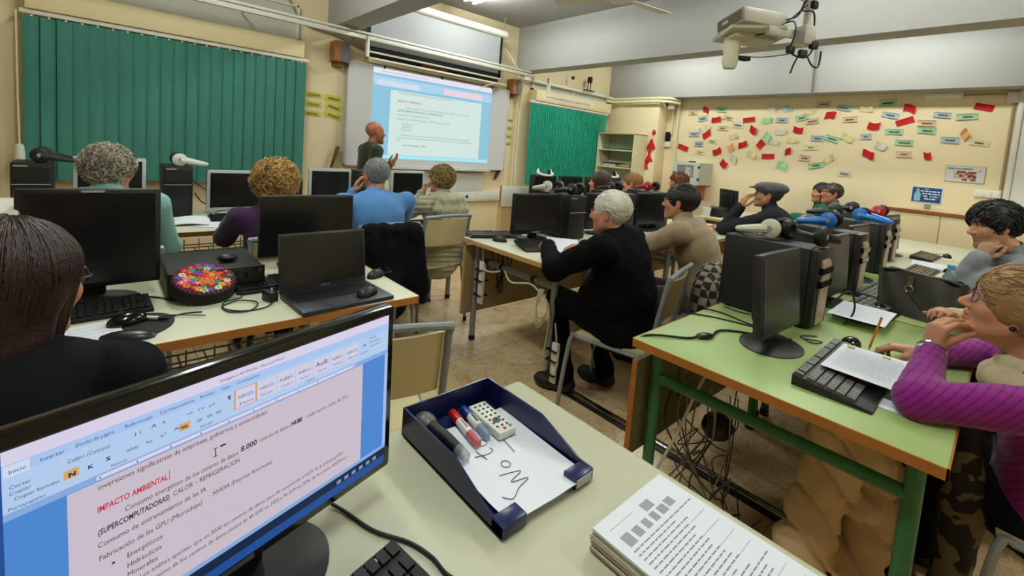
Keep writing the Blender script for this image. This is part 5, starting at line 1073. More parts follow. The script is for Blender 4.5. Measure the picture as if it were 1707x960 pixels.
def head_prims(c,M,s,fem=0.,ears=True,nose=1.,fat=0.):
    L=lambda x,y,z: (c+M@(V3(x,y,z)*s)).astype(np.float32)
    E=lambda x,y,z,a,b,d,R2=None: ('e',L(x,y,z),V3(a,b,d)*s,M if R2 is None else (M@R2).astype(np.float32))
    C=lambda a,b,ra,rb: ('c',L(*a),L(*b),ra*s,rb*s)
    j=1-.08*fem; o=[]
    o+=[(E(0,-.018,.035,.075,.094,.084),'+',0),(E(0,.026,-.030,.060+.006*fat,.066,.086),'+',.035)]
    for g in (-1,1):
        o+=[(C((g*.053*j,.004,-.050),(g*.016,.070,-.098),.019+.006*fat,.016),'+',.03),(E(g*.040,.056,-.022,.026+.005*fat,.030,.028),'+',.02),(C((g*.044,.068,.030),(0.004*g,.083,.030),.011-.003*fem,.011-.003*fem),'+',.014)]
    o+=[(C((-.006,.073,-.101),(.006,.073,-.101),.017*j,.017*j),'+',.022)]
    for g in (-1,1): o+=[(E(g*.031,.094,.010,.019,.018,.012),'-',.014)]
    o+=[(C((0,.080,.022),(0,.110,-.022),.0075,.0115*nose),'+',.012),(E(0,.108,-.027,.0125*nose,.013,.010),'+',.008)]
    for g in (-1,1): o+=[(E(g*.0125*nose,.097,-.030,.0085,.011,.0075),'+',.006)]
    o+=[(C((-.019,.082,-.056),(0,.094,-.0535),.0048,.0062),'+',.006),(C((.019,.082,-.056),(0,.094,-.0535),.0048,.0062),'+',.006),(C((-.017,.083,-.066),(0,.092,-.0685),.0052,.0078),'+',.006),(C((.017,.083,-.066),(0,.092,-.0685),.0052,.0078),'+',.006),(C((-.022,.088,-.0608),(.022,.088,-.0608),.0018,.0018),'-',.003),(C((0,.104,-.0608),(0,.09,-.0608),.0022,.0022),'-',.003)]
    for g in (-1,1): o+=[(C((g*.024,.071,.0165),(g*.040,.070,.0155),.0048,.0042),'+',.004),(C((g*.024,.0705,.0035),(g*.039,.069,.004),.0042,.0038),'+',.004)]
    if ears:
        for g in (-1,1):
            Re=rotm(g*22,0,0); o+=[(E(g*.079,-.010,-.004,.0085,.021,.033,Re),'+',.008),(E(g*.090,-.006,.0,.006,.012,.021,Re),'-',.006),(E(g*.077,.002,-.032,.007,.009,.011),'+',.006)]
    return o
def hand_prims(w,d,n,side,curl=(.35,.45,.3),thumb=None,s=1.,spread=1.,fc=None):
    """w wrist, d finger direction, n back-of-hand normal, side 'L'/'R'; fc = per-finger curls"""
    y=nrm(d); z=nrm(np.array(n)-y*np.dot(n,y)); x=np.cross(y,z); ts=-1 if side=='R' else 1; w=np.array(w,float); o=[]
    A=lambda p: np.asarray(p,np.float32)
    X=[.029,.0095,-.0095,-.027]; Lk=[.086,.090,.085,.076]; seg=[(.040,.025,.020),(.045,.028,.021),(.041,.026,.020),(.032,.020,.018)]
    for i in range(4):
        K=w+y*Lk[i]*s+x*ts*X[i]*s-z*(.004 if i in (0,3) else 0)*s
        o.append((('c',A(w+x*ts*X[i]*.5*s+y*.012*s),A(K),.0165*s,.0115*s),'+',.012))
        a=0; p=K; cu=(fc[i] if fc else curl); rr=(.0098,.0088,.0078,.0066) if i<3 else (.0086,.0078,.0068,.0058)
        for j in range(3):
            a+=cu[j]; dr=nrm(y*math.cos(a)-z*math.sin(a)+x*ts*X[i]*2.2*spread*math.cos(a)); q=p+dr*seg[i][j]*s; o.append((('c',A(p),A(q),rr[j]*s,rr[j+1]*s),'+',.0045)); p=q
    th=thumb or ((.75,.62,-.28),(.30,.90,-.28),(.10,.95,-.25)); p=w+x*ts*.020*s+y*.024*s-z*.008*s; rr=(.0145,.0118,.0105,.0082)
    for j,l in enumerate((.042,.034,.027)):
        v=th[j]; dr=nrm(x*ts*v[0]+y*v[1]+z*v[2]); q=p+dr*l*s; o.append((('c',A(p),A(q),rr[j]*s,rr[j+1]*s),'+',.009 if j==0 else .005)); p=q
    return o
def hand_tip(w,d,n,side,f=0,curl=(.35,.45,.3),s=1.,fc=None): return hand_prims(w,d,n,side,curl,None,s,1.,fc)[f*4+3][0][2]
def wrinkle(seed,amp,sc=1.):
    r=np.random.RandomState(seed); K=[(r.normal(size=3)*s2*sc,r.uniform(0,6),w) for s2,w in ((10,1.),(20,.55),(38,.40),(60,.30)) for _ in range(3)]
    return lambda P: amp*sum(w*np.sin(P@k.astype(np.float32)+ph) for k,ph,w in K)/3
EYE_W=mat('eye_white','#cfc7bd',.25); EYE_I=mat('eye_dark','#2a1a12',.15)
def strands(mb,c,M,s,n,seed,lo,hi,flow,length,r,curl=0.,turns=2.,lift=.004,rad=(.084,.104,.092),cen=(0,-.018,.036),avoid=None,shades=3,zoff=0.):
    """locks lying over the skull; lo/hi limit the height, avoid(x,y,z) rejects roots, flow = comb direction in head space"""
    g=random.Random(seed); k=0; t=0
    while k<n and t<n*30:
        t+=1; v=np.array([g.gauss(0,1) for _ in range(3)]); v/=np.linalg.norm(v); p=np.array(cen)+v*np.array(rad)
        if not(lo<p[2]<hi) or (avoid and avoid(*p)): continue
        nn=nrm(v/np.array(rad)); fl=np.array(flow(p) if callable(flow) else flow,float)+np.array([g.gauss(0,.25) for _ in range(3)]); fl=nrm(fl-nn*fl.dot(nn)); sd=np.cross(nn,fl)
        L=length*g.uniform(.6,1.25); ph=g.uniform(0,6); pts=[]
        for i in range(8):
            q=i/7; a=ph+turns*2*PI*q*(1 if k%2 else -1); cr=curl*min(1,q*3)
            pt=p+fl*L*q+nn*(lift*math.sin(PI*min(1,q*1.2))-.010*(1-q)*0-.35*L*q*q*(1 if curl==0 else .3))+nn*cr*(1+math.cos(a))*.6+sd*cr*math.sin(a)
            pts.append(c+M@(pt*s))
        mb.m=g.randrange(shades); mb.tube(pts,[r*s,r*1.05*s,r*.9*s,r*.35*s],5); k+=1
def person(label,hip,head,th,hyaw=None,hpitch=0.,hroll=0.,L=None,Rr=None,h=.006,skin='#b98266',top=None,legs='#1a1a1f',shoe='#141414',hs=1.,build=1.,fem=0.,sw=.18,
           hair=None,glasses=None,seated=True,feet=None,knees=None,wr=.004,neck='crew',cuff=.0,belly=0.,nose=1.,lip=(.82,.55,.55),brow=(.35,.25,.2),stubble=0.,fat=0.,topname='sweater',handL=None,handR=None,group=None,ears=True,eyes=True,disp=None,seed=1,torso_d=1.,neckdrop=0.,nshift=(0,0,0),slv=.012,pad=.012):
    hip=np.array(hip,float); head=np.array(head,float); hyaw=th if hyaw is None else hyaw
    B=rotm(th); M=rotm(hyaw,hpitch,hroll); rt,fw_,up_=B[:,0].astype(float),B[:,1].astype(float),np.array([0,0,1.])
    nb=head-M[:,1]*.030*hs-M[:,2]*.125*hs; nb=nb*.4+.6*(head+up_*(-.146*hs)-fw_*.045); nb=nb+up_*neckdrop+np.array(nshift,float)
    A=lambda p: np.asarray(p,np.float32)
    t=thing('person',label,'person',(float(hip[0]),float(hip[1]),0),0,group)
    ax=nrm(nb-hip); TB=np.stack([rt,nrm(np.cross(ax,rt)),ax],1); TB[:,0]=nrm(rt-ax*rt.dot(ax)); TB[:,1]=np.cross(TB[:,2],TB[:,0]); TB=TB.astype(np.float32)
    chest=hip+(nb-hip)*.70-TB[:,1]*.012; mid=hip+(nb-hip)*.36-TB[:,1]*.008
    S={};E={};Wp={}
    for g,a,nm in ((-1,L,'L'),(1,Rr,'R')):
        S[nm]=nb+rt*g*sw*build-ax*.055-fw_*.005
        if a is None: E[nm]=S[nm]+rt*g*.06-up_*.26+fw_*.06; Wp[nm]=E[nm]+fw_*.22-rt*g*.06-up_*.03
        else: E[nm]=np.array(a[0],float); Wp[nm]=np.array(a[1],float)
    HP={'L':hip-rt*.085,'R':hip+rt*.085}; KN={};AN={}
    for g,nm in ((-1,'L'),(1,'R')):
        KN[nm]=np.array(knees[nm],float) if knees else (HP[nm]+fw_*.42+rt*g*.03 if seated else HP[nm]-up_*.40+fw_*.01)
        AN[nm]=np.array(feet[nm],float) if feet else (np.array([*(KN[nm]-fw_*.02)[:2],.09]) if seated else np.array([*(HP[nm]+rt*g*.01)[:2],.09]))
    b=build
    def torso(i): 
        d=torso_d
        return [(('e',A(chest),V3(.150*b+i,.098*b*d+i,.165+i),TB),'+',0),(('e',A(mid+TB[:,1]*belly*.5),V3(.138*b+i+belly*.4,.100*b*d+i+belly,.150+i),TB),'+',.06),(('e',A(hip+ax*.03),V3(.155*b+i,.115*b*d+i,.120+i),TB),'+',.06),
          (('c',A(S['L']+rt*.02),A(S['R']-rt*.02),.052+i,.052+i),'+',.05),(('c',A(nb-ax*.03-rt*.075),A(nb-ax*.03+rt*.075),.042+i,.042+i),'+',.04)]
    def arm(nm,i,e0=1.): 
        f=E[nm]+(Wp[nm]-E[nm])*e0; r1=.039+(.026-.039)*e0
        return [(('c',A(S[nm]),A(E[nm]),.050+i,.039+i),'+',.03),(('c',A(E[nm]),A(f),.0395+i,r1+i),'+',.02)]
    def leg(nm,i): return [(('c',A(HP[nm]),A(KN[nm]),.082*b+i,.056+i),'+',.04),(('c',A(KN[nm]),A(AN[nm]),.054+i,.036+i),'+',.02)]
    # ---- body
    P=torso(-.012)+arm('L',-.004)+arm('R',-.004)+leg('L',-.012)+leg('R',-.012)
    P+=[(('c',A(nb-ax*.02),A(head+M@V3(0,-.016,-.062)*hs),.057*hs,.050*hs),'+',.03)]
    hp=head_prims(A(head),M,hs,fem,ears,nose,fat); hp[0]=(hp[0][0],'+',.02); P+=hp
    for nm,hd in (('L',handL),('R',handR)):
        dd=nrm(Wp[nm]-E[nm]); hd=hd or {}
        P+=hand_prims(Wp[nm],hd.get('d',dd),hd.get('n',np.array([0,0,1.])+rt*(-.3 if nm=='L' else .3)),nm,hd.get('curl',(.35,.5,.35)),hd.get('thumb'),hd.get('s',.95-.07*fem),hd.get('spread',1.),hd.get('fc'))
    V,F=surf(P,h); V=relax(V,F,1) if h>.005 else V
    q=((V-head)@M)/hs; x,y,z=np.abs(q[:,0]),q[:,1],q[:,2]; col=np.ones((len(V),3))
    sm=lambda v,a,w: np.clip((a-np.abs(v))/w+.5,0,1)
    near=(np.abs(q)<.14).all(1)
    def tint(mask,c): col[:]=col*(1-mask[:,None])+col*np.array(c)*mask[:,None]
    tint(near*sm(x,.021,.008)*sm(z+.0612,.0115-.18*np.clip(x,0,.03),.005)*(y>.070),lip)
    tint(near*sm(x-.032,.021,.008)*sm(z-(.0325-.10*np.abs(x-.03)),.0042,.004)*(y>.045),brow)
    tint(near*sm(x,.05,.03)*sm(z+.018,.03,.03)*(y>.06)*.6,(1.06,.80,.76)); tint(near*sm(x-.08,.012,.01)*sm(z,.035,.01)*.5,(1.05,.8,.76))
    if stubble: tint(near*np.clip((-.036-z)/.02,0,1)*np.clip((y-.0)/.03,0,1)*(1-sm(x,.019,.006)*sm(z+.061,.010,.004))*stubble,(.42,.42,.45))
    sk=skin_mat('skin_'+skin.strip('#'),skin); np_obj('body',V,F,sk,t,col)
    # ---- eyes
    loc=lambda o: (setattr(o,'parent',t),setattr(o,'matrix_parent_inverse',Matrix.Translation(-Vector(t.location))),o)[2]
    Lh=lambda a: Vector((head+M@(V3(*a)*hs)).tolist()); Mh=Matrix(M.tolist())
    if eyes:
        for g in (-1,1):
            e=MB(); e.sph(Lh((g*.032,.0635,.0095)),.0122*hs,n=14); e.m=1; e.sph(Lh((g*.0325,.0695,.0092)),.0068*hs,n=12); loc(e.obj('eye',[EYE_W,EYE_I]))
    # ---- garments
    if top:
        tm=top if not isinstance(top,str) else cloth('knit_'+top.strip('#'),top)
        i=pad; G=torso(i)+arm('L',slv,1-cuff)+arm('R',slv,1-cuff)
        for nm in 'LR':
            c_=E[nm]+(Wp[nm]-E[nm])*(1-cuff); G+=[(('c',A(c_-nrm(Wp[nm]-E[nm])*.03),A(c_),.034+slv*.6,.031+slv*.6),'+',.006)]
        hd=nrm(head+M@V3(0,-.016,-.062)*hs-nb)
        if neck=='turtle': G+=[(('c',A(nb-hd*.01),A(nb+hd*.055),.066*hs,.060*hs),'+',.02),(('c',A(nb+hd*.058),A(nb+hd*.062),.0625*hs,.0625*hs),'+',.006)]
        elif neck=='collar': G+=[(('c',A(nb-hd*.01),A(nb+hd*.03),.070*hs,.068*hs),'+',.015)]
        elif neck=='crew': G+=[(('c',A(nb-hd*.012),A(nb+hd*.002),.074*hs,.068*hs),'+',.012)]
        G+=[(('c',A(nb+hd*(.05 if neck=='turtle' else .028)),A(nb+hd*.16),.054*hs,.054*hs),'-',.004)]
        w1=wrinkle(seed,wr); dfn=w1 if disp is None else (lambda P_: w1(P_)+disp(P_))
        V,F=surf(G,max(h,.0055) if disp is None else max(h*.9,.005),dfn); np_obj(topname,V,F,tm,t)
    if legs:
        G=leg('L',.010)+leg('R',.010)+[(('e',A(hip+ax*.0),V3(.160*b,.120*b*torso_d,.115),TB),'+',.05)]
        for nm in 'LR': G+=[(('c',A(AN[nm]+np.array([0,0,.03])),A(AN[nm]-np.array([0,0,.02])),.055,.058),'+',.02)]
        V,F=surf(G,max(h,.009),wrinkle(seed+9,.004)); np_obj('trousers',V,F,cloth('trouser_'+legs.strip('#'),legs),t)
    if shoe:
        for nm in 'LR':
            a=AN[nm]; f=nrm(fw_+rt*(.12 if nm=='R' else -.12)); z0=a[2]-.09
            G=[(('c',A(a-f*.03+np.array([0,0,-.045])),A(a+f*.14+np.array([0,0,-.055])),.042,.034),'+',0),(('c',A(a+np.array([0,0,-.04])),A(a+np.array([0,0,.01])),.046,.048),'+',.03),(('e',A(a+f*.10+np.array([0,0,-.06])),V3(.047,.085,.04),np.stack([np.cross(f,up_),f,up_],1).astype(np.float32)),'+',.02),(('b',A(a+np.array([0,0,-.09-.05])),V3(.4,.4,.05),None,.001),'-',.006)]
            V,F=surf(G,max(h,.007)); so=np_obj('shoe',V,F,mat('shoe_'+shoe.strip('#'),shoe,.6,bump=.1,bscale=120),t)
    if hair: hair(t,head,M,hs,loc)
    if glasses:
        gm,rw,rh,rimr=glasses; gb=MB()
        for g in (-1,1):
            c0=np.array([g*.033,.098,.006]); gb.tube([Lh(c0+np.array([rw*math.cos(a)*(1-.0*abs(math.sin(a))),-.010*abs(math.cos(a))*(1 if g*math.cos(a)>0 else 0),rh*math.sin(a)])) for a in np.linspace(0,2*PI,21)],rimr*hs,6)
            gb.tube([Lh((g*(.033+rw),.088,.010)),Lh((g*.078,.070,.012)),Lh((g*.083,.01,.010)),Lh((g*.082,-.012,-.006))],rimr*hs,6,3)
        gb.tube([Lh((-.033+rw,.098,.010)),Lh((0,.103,.014)),Lh((.033-rw,.098,.010))],rimr*hs,6,3); go=loc(gb.obj('glasses',gm))
        lb=MB()
        for g in (-1,1): lb.add([Lh((g*.033+rw*.96*math.cos(a),.0965-.008*abs(math.cos(a))*(1 if g*math.cos(a)>0 else 0),.006+rh*.96*math.sin(a))) for a in np.linspace(0,2*PI,17)[:-1]],[list(range(16))])
        ln_=loc(lb.obj('lens',mat('lens_clear','#ffffff',.03,alpha=.10)))
    return t,dict(nb=nb,S=S,E=E,W=Wp,M=M,head=head,rt=rt,fw=fw_,ax=ax,TB=TB,hip=hip,loc=loc,Lh=Lh,A=A,HP=HP,KN=KN,chest=chest,mid=mid,AN=AN)
# ---------------------------------------------------------------- hair
def hmat(c,f=1.): 
    v=lin(c); k=tuple(min(1,x*f) for x in v[:3])+(1,)
    n='hair_%s_%d'%(c.strip('#'),round(f*100)); return mat(n,k,.42,bump=.35,bscale=170,var=.22,vscale=40)
def shades(c,s=(1.,1.35,.7)): return [hmat(c,f) for f in s]
def shell(head,M,s,rad,cen,cuts,extra=(),h=.005,amp=.003,sc=1.6,seed=3):
    A=lambda a: (np.asarray(head)+M@(V3(*a)*s)).astype(np.float32)
    P=[(('e',A(cen),V3(*rad)*s,M),'+',0)]
    for e in extra: P.append((('c',A(e[0]),A(e[1]),e[2]*s,e[3]*s),'+',e[4] if len(e)>4 else .03))
    for c in cuts: P.append((('e',A(c[0]),V3(*c[1])*s,M),'-',c[2] if len(c)>2 else .012))
    return surf(P,h,wrinkle(seed,amp,sc))
EARCUT=[((.086,-.004,-.012),(.020,.030,.040),.008),((-.086,-.004,-.012),(.020,.030,.040),.008)]
def short_hair(c,vol=.0,line=.055,nape=-.075,n=420,ln=.045,r=.0022,curl=0.,flow=(0,-.75,-.5),ears=True,bald=None,sh=(1.,1.35,.7),h=.005,seed=3,lift=.004):
    def f(t,head,M,s,loc):
        rad=(.083+vol,.102+vol,.092+vol); cen=(0,-.020,.036)
        cuts=[((0,.125,-.03),(.092,.075,.030+line+.02),.014),((0,.02,-.165),(.11,.16,.165+nape+.0),.012)]+(EARCUT if ears else [])
        if bald: cuts.append(bald)
        V,F=shell(head,M,s,rad,cen,cuts,h=h,seed=seed)
        mb=MB()
        def avoid(x,y,z):
            if y>.035 and z<line: return True
            if z<nape+.02: return True
            if ears and abs(x)>.055 and -.05<y<.035 and z<.028: return True
            if bald and sum(((p-q)/w)**2 for p,q,w in zip((x,y,z),bald[0],bald[1]))<1.05: return True
            return False
        strands(mb,np.asarray(head),M.astype(float),s,n,seed,nape,.2,flow,ln,r,curl,lift=lift,rad=tuple(q-.0015 for q in rad),cen=cen,avoid=avoid)
        np_obj('hair',V,F,shades(c,sh),t,None,mb)
    return f
def curly_hair(c,vol=.02,n=330,ln=.075,r=.0032,curl=.012,nape=-.085,sh=(1.,1.75,.5),line=.05,seed=5,h=.006,turns=1.6):
    def f(t,head,M,s,loc):
        rad=(.083+vol,.100+vol,.090+vol); cen=(0,-.024,.030)
        cuts=[((0,.135+vol*.5,-.03),(.085,.075,.028+line+.02),.014),((0,.02,-.175),(.12,.16,.175+nape),.012)]
        V,F=shell(head,M,s,rad,cen,cuts,h=h,amp=.007,sc=2.2,seed=seed); mb=MB()
        strands(mb,np.asarray(head),M.astype(float),s,n,seed,nape,.2,lambda p:(p[0]*3,-.5 if p[1]<.03 else .3,-.7),ln,r,curl,turns,.020,rad=tuple(q-.008 for q in rad),cen=cen,avoid=lambda x,y,z:(y>.045 and z<line) or (abs(x)>.06 and .0<y<.05 and z<.0))
        np_obj('hair',V,F,shades(c,sh),t,None,mb)
    return f
def long_hair(c,length=.25,n=420,r=.0042,sh=(1.,1.5,.7),face=58,vol=.012,h=.006,seed=4,side=0.,inward=.25):
    def f(t,head,M,s,loc):
        rad=(.083+vol,.100+vol,.092+vol); cen=(0,-.020,.034); zb=-.06-length+.06
        ex=[((g*.062,-.02,.0),(g*.058,-.035,zb+.02),.030,.026) for g in (-1,1)]+[((0,-.075,.0),(0,-.072,zb),.045,.035),((.035,-.07,.0),(.035,-.065,zb),.040,.032),((-.035,-.07,.0),(-.035,-.065,zb),.040,.032)]
        V,F=shell(head,M,s,rad,cen,[((0,.130,-.035),(.080,.085,.100),.014)],ex,h,.003,1.5,seed); mb=MB(); g=random.Random(seed); H=np.asarray(head); Mm=M.astype(float)
        for k in range(n):
            ph=R(g.uniform(face,360-face)); a0=g.uniform(.05,.9)**1.0; L=length*g.uniform(.8,1.05)+.10; pts=[]; off=g.uniform(.0,.006)
            tot=0; a=a0; p=None
            for i in range(11):
                if a<1.75:
                    p=np.array([ (rad[0]+off)*math.sin(a)*math.sin(ph)+side*(1-a/1.7)*.02, (rad[1]+off)*math.sin(a)*math.cos(ph), (rad[2]+off)*math.cos(a)])+np.array(cen); a+=(L/10)/.10
                else: p=p+np.array([-p[0]*inward*.3,-p[1]*inward*.12+.001*math.sin(i+k),-L/10*.95])
                pts.append(H+Mm@(p*s))
            mb.m=g.randrange(3); mb.tube(pts,[r*.6*s,r*s,r*s,r*.8*s,r*.3*s],5)
        np_obj('hair',V,F,shades(c,sh),t,None,mb)
    return f
GL_SIL=(mat('glass_frame_silver','#b9b6a8',.3,metal=.8),.022,.016,.0012); GL_DK=(mat('glass_frame_dark','#1c1512',.35),.025,.019,.0022); GL_PUR=(mat('glass_frame_purple','#5a4660',.35),.022,.016,.0020)
U=lambda x,y,z: (x,y,z)
# ---------------------------------------------------------------- people, nearest first
# 1 purple sweater, right edge
PUR=cloth('knit_purple','#7d1a74',.85,.15,300); 
nt=PUR.node_tree; b_=nt.nodes['Principled BSDF']; tc=nt.nodes.new('ShaderNodeTexCoord'); mp_=nt.nodes.new('ShaderNodeMapping'); mp_.inputs['Rotation'].default_value=(R(-36),R(12),0); nt.links.new(tc.outputs['Object'],mp_.inputs[0])
wv=nt.nodes.new('ShaderNodeTexWave'); wv.bands_direction='Y'; wv.inputs['Scale'].default_value=19; wv.inputs['Distortion'].default_value=.8; wv.inputs['Detail'].default_value=1; nt.links.new(mp_.outputs[0],wv.inputs[0])
cr=nt.nodes.new('ShaderNodeValToRGB'); cr.color_ramp.elements[0].position=.0; cr.color_ramp.elements[0].color=lin('#561052'); cr.color_ramp.elements[1].position=.16; cr.color_ramp.elements[1].color=lin('#84197b'); nt.links.new(wv.outputs[0],cr.inputs[0]); nt.links.new(cr.outputs[0],b_.inputs['Base Color'])
t,I=person('woman in ribbed purple sweater and leaf scarf, hand at mouth, holding a pencil',(2.03,-.19,.46),(2.01,-.050,1.035),-3,-4,12,0,L=((1.665,.110,.797),(1.925,.112,.872)),Rr=((2.38,-.02,.80),(2.135,.148,.80)),h=.0042,skin='#c08a6c',top=PUR,legs='#15161b',shoe='#1a1614',fem=1.,sw=.165,build=1.12,nose=1.05,lip=(.86,.55,.52),brow=(.6,.5,.42),
  hair=short_hair('#927047',.021,.030,-.095,1000,.065,.0014,0.,lambda p:(0,-.6,-.6) if p[1]<.0 else (.1,-.9,-.1),False,((0,.118,-.052),(.082,.078,.080),.012),(1.,1.4,.7),.0045,3,.004),glasses=GL_PUR,wr=.0045,neck='crew',cuff=.14,seed=4,fat=.6,knees={'L':(2.06,.16,.49),'R':(2.24,.10,.49)},nshift=(0,-.055,-.01),
  handL=dict(d=(.02,-.04,1.),n=(-.75,.72,.1),fc=((.95,.55,.35),(.95,.60,.4),(.9,.6,.4),(.85,.6,.4)),thumb=((.30,.75,-.55),(.05,.55,-.85),(-.05,.35,-.95)),s=.92),
  handR=dict(d=(-.22,1.0,-.02),n=(.1,.15,.95),fc=((.45,.5,.25),(.6,.65,.4),(.8,.8,.5),(.9,.9,.5)),thumb=((.6,.7,-.45),(.15,.85,-.5),(-.1,.9,-.35)),s=.92))
o=MB(); W=I['W']['L']; dL=nrm(W-I['E']['L']); Wc=W-dL*.012+np.array([0,0,.004]); u1,u2=frame(Vector(dL)); o.tube([Vector(Wc)+u1*.0325*math.cos(a)+u2*.0325*math.sin(a) for a in np.linspace(0,2*PI,18)],.0065,6,flat=1.); o.m=1; o.sph(Vector(Wc)+Vector((-.024,.016,.014)),.014,(1,1,.8)); I['loc'](o.obj('wrist_watch',[mChrome,mat('watch_face','#cfcfd0',.2)]))
o=MB(); o.m=0; o.sph(I['Lh']((-.084,.002,-.038)),.008); I['loc'](o.obj('earring',mat('earring_dark','#2c2a38',.2,metal=.6)))
# scarf: soft folded roll round the neck with dark leaves
nb=I['nb']; A=I['A']; SCF=mat('scarf_beige','#b7a988',.85,bump=.25,bscale=60); nt=SCF.node_tree; tc=nt.nodes.new('ShaderNodeTexCoord'); vo=nt.nodes.new('ShaderNodeTexVoronoi'); vo.inputs['Scale'].default_value=9; vo.inputs['Randomness'].default_value=1
nz=nt.nodes.new('ShaderNodeTexNoise'); nz.inputs['Scale'].default_value=22; nt.links.new(tc.outputs['Object'],nz.inputs[0]); ad=nt.nodes.new('ShaderNodeMix'); ad.data_type='RGBA'; ad.inputs['Factor'].default_value=.06; nt.links.new(tc.outputs['Object'],ad.inputs['A']); nt.links.new(nz.outputs['Color'],ad.inputs['B']); nt.links.new(ad.outputs['Result'],vo.inputs['Vector'])
cr=nt.nodes.new('ShaderNodeValToRGB'); cr.color_ramp.elements[0].position=.30; cr.color_ramp.elements[0].color=lin('#4d4a3a'); cr.color_ramp.elements[1].position=.36; cr.color_ramp.elements[1].color=lin('#c2b493'); nt.links.new(vo.outputs['Distance'],cr.inputs[0]); nt.links.new(cr.outputs[0],nt.nodes['Principled BSDF'].inputs['Base Color'])
G=[]; ring=[nb+np.array([.125*math.cos(a),.105*math.sin(a)-.005,-.028+.030*math.sin(a)*-1]) for a in np.linspace(0,2*PI,15)]
for a,b in zip(ring[:-1],ring[1:]): G.append((('c',A(a),A(b),.040,.040),'+',.02))
ring2=[nb+np.array([.085*math.cos(a),.080*math.sin(a)+.01,.020-.02*math.sin(a)]) for a in np.linspace(0,2*PI,13)]
for a,b in zip(ring2[:-1],ring2[1:]): G.append((('c',A(a),A(b),.024,.024),'+',.012))
V,F=surf(G,.006,wrinkle(17,.006,1.3)); np_obj('scarf',V,F,SCF,t)
# pencil in her right hand
W=I['W']['R']; tip=np.array([2.085,.262,.752]); pk=thing('pencil','orange pencil held upright in the hand of the purple sweater woman','pencil',(2.085,.285,.765)); 
p0=Vector((0,0,.0)); d=Vector((.030,-.020,.125)); MB().tube([p0,d*.10],[.0008,.0038],8).obj('pencil_tip',mat('pencil_wood','#c8a070',.6),pk); MB().cyl(d*.10,d,.0038,n=6).obj('pencil_shaft',mat('pencil_orange','#cf7d1e',.4),pk)
# 2 dark haired woman in the left foreground
t,I=person('dark haired woman in black jacket and glasses seen from behind, closest on the left',(-.135,1.06,.45),(-.122,1.28,1.055),8,40,-3,0,L=((-.34,1.36,.70),(-.22,1.62,.785)),Rr=((.045,1.31,.69),(-.09,1.55,.785)),h=.006,skin='#bf8666',top=cloth('jacket_black','#0e0f13',.7,.2,60),legs='#16233f',shoe='#15141a',fem=.8,build=.98,hair=long_hair('#24120e',.20,1000,.0027,(1.,1.6,.7),62,.014),glasses=GL_DK,neck='collar',wr=.007,topname='jacket',knees={'L':(-.12,1.52,.50),'R':(.20,1.48,.585)},feet={'L':(-.12,1.50,.09),'R':(.16,1.50,.09)})
# 3 white haired man in black
t,I=person('white haired man with glasses in black pullover holding a page at the desk end',(2.10,1.31,.50),(1.985,1.40,1.10),-14,-14,-4,-2,L=((1.735,1.53,.80),(1.93,1.765,.845)),Rr=((2.36,1.56,.80),(2.215,1.715,.835)),h=.0058,skin='#c78e72',top=cloth('knit_black','#0d0d0f',.9,.2,150),legs='#0c0d12',shoe='#17120f',build=1.30,sw=.17,belly=.05,hs=.93,neckdrop=.028,slv=.022,pad=.016,hair=short_hair('#dddace',.006,.058,-.07,520,.05,.0022,0.,(0,-.8,-.45),True,None,(1.,1.12,.85),.005,8),glasses=GL_SIL,brow=(.9,.88,.84),neck='crew',wr=.006,fat=.7,nose=1.1,seed=12,
  knees={'L':(2.06,1.77,.52),'R':(2.30,1.72,.52)},feet={'L':(2.01,1.63,.10),'R':(2.27,1.53,.10)},
  handL=dict(d=(.35,.75,.05),n=(-.45,.25,.8),curl=(.55,.5,.3)),handR=dict(d=(-.55,.7,-.05),n=(.25,-.1,.95),curl=(.5,.55,.35)))
# 4 man in beige pullover
t,I=person('dark haired man with glasses in beige pullover beside the white haired man',(2.93,1.22,.49),(2.765,1.42,1.135),-12,-15,0,0,L=((2.55,1.60,.79),(2.66,1.86,.80)),Rr=((3.18,1.62,.79),(3.0,1.88,.80)),h=.006,skin='#bd8363',top=cloth('knit_beige','#a08c70',.9,.25,120),legs='#3c352c',shoe='#221b16',build=1.22,sw=.175,hs=.93,neckdrop=.015,slv=.018,hair=short_hair('#0c0a0b',.010,.052,-.08,420,.05,.0024,0.,(0,-.7,-.55),True,None,(1.,2.2,.6),.0055,9),glasses=GL_SIL,neck='collar',brow=(.3,.22,.2),seed=13,wr=.010)
# 5 man in flat cap
t,I=person('man in grey flat cap and dark zip pullover, hand on his mouth',(4.52,1.20,.50),(4.32,1.42,1.165),-18,-20,7,0,L=((4.31,1.76,.81),(4.285,1.625,1.03)),Rr=((4.70,1.72,.80),(4.47,1.88,.80)),h=.006,skin='#b98064',top=cloth('knit_charcoal','#27272b',.85,.2,150),legs='#23252b',shoe='#1a1a1a',build=1.2,sw=.18,hs=.95,neckdrop=.015,slv=.018,hair=short_hair('#3a332d',.0,.02,-.075,200,.02,.0018,0.,(0,-.6,-.6),True,((0,-.02,.12),(.12,.14,.10),.01),(1.,1.4,.8),.006,6),glasses=GL_DK,neck='turtle',nose=1.15,stubble=.35,brow=(.3,.25,.22),seed=14,wr=.006,
  handL=dict(d=(-.02,-.35,1.),n=(-.75,.5,.2),curl=(.35,.55,.4),thumb=((.5,.6,-.5),(.2,.8,-.4),(.0,.9,-.4))))
h_,M_=I['head'],I['M']; A2=lambda a:(h_+M_@V3(*a)).astype(np.float32); CAPM=cloth('cap_grey','#4a4a4f',.9,.3,220)
tilt=M_@rotm(0,-10,0)
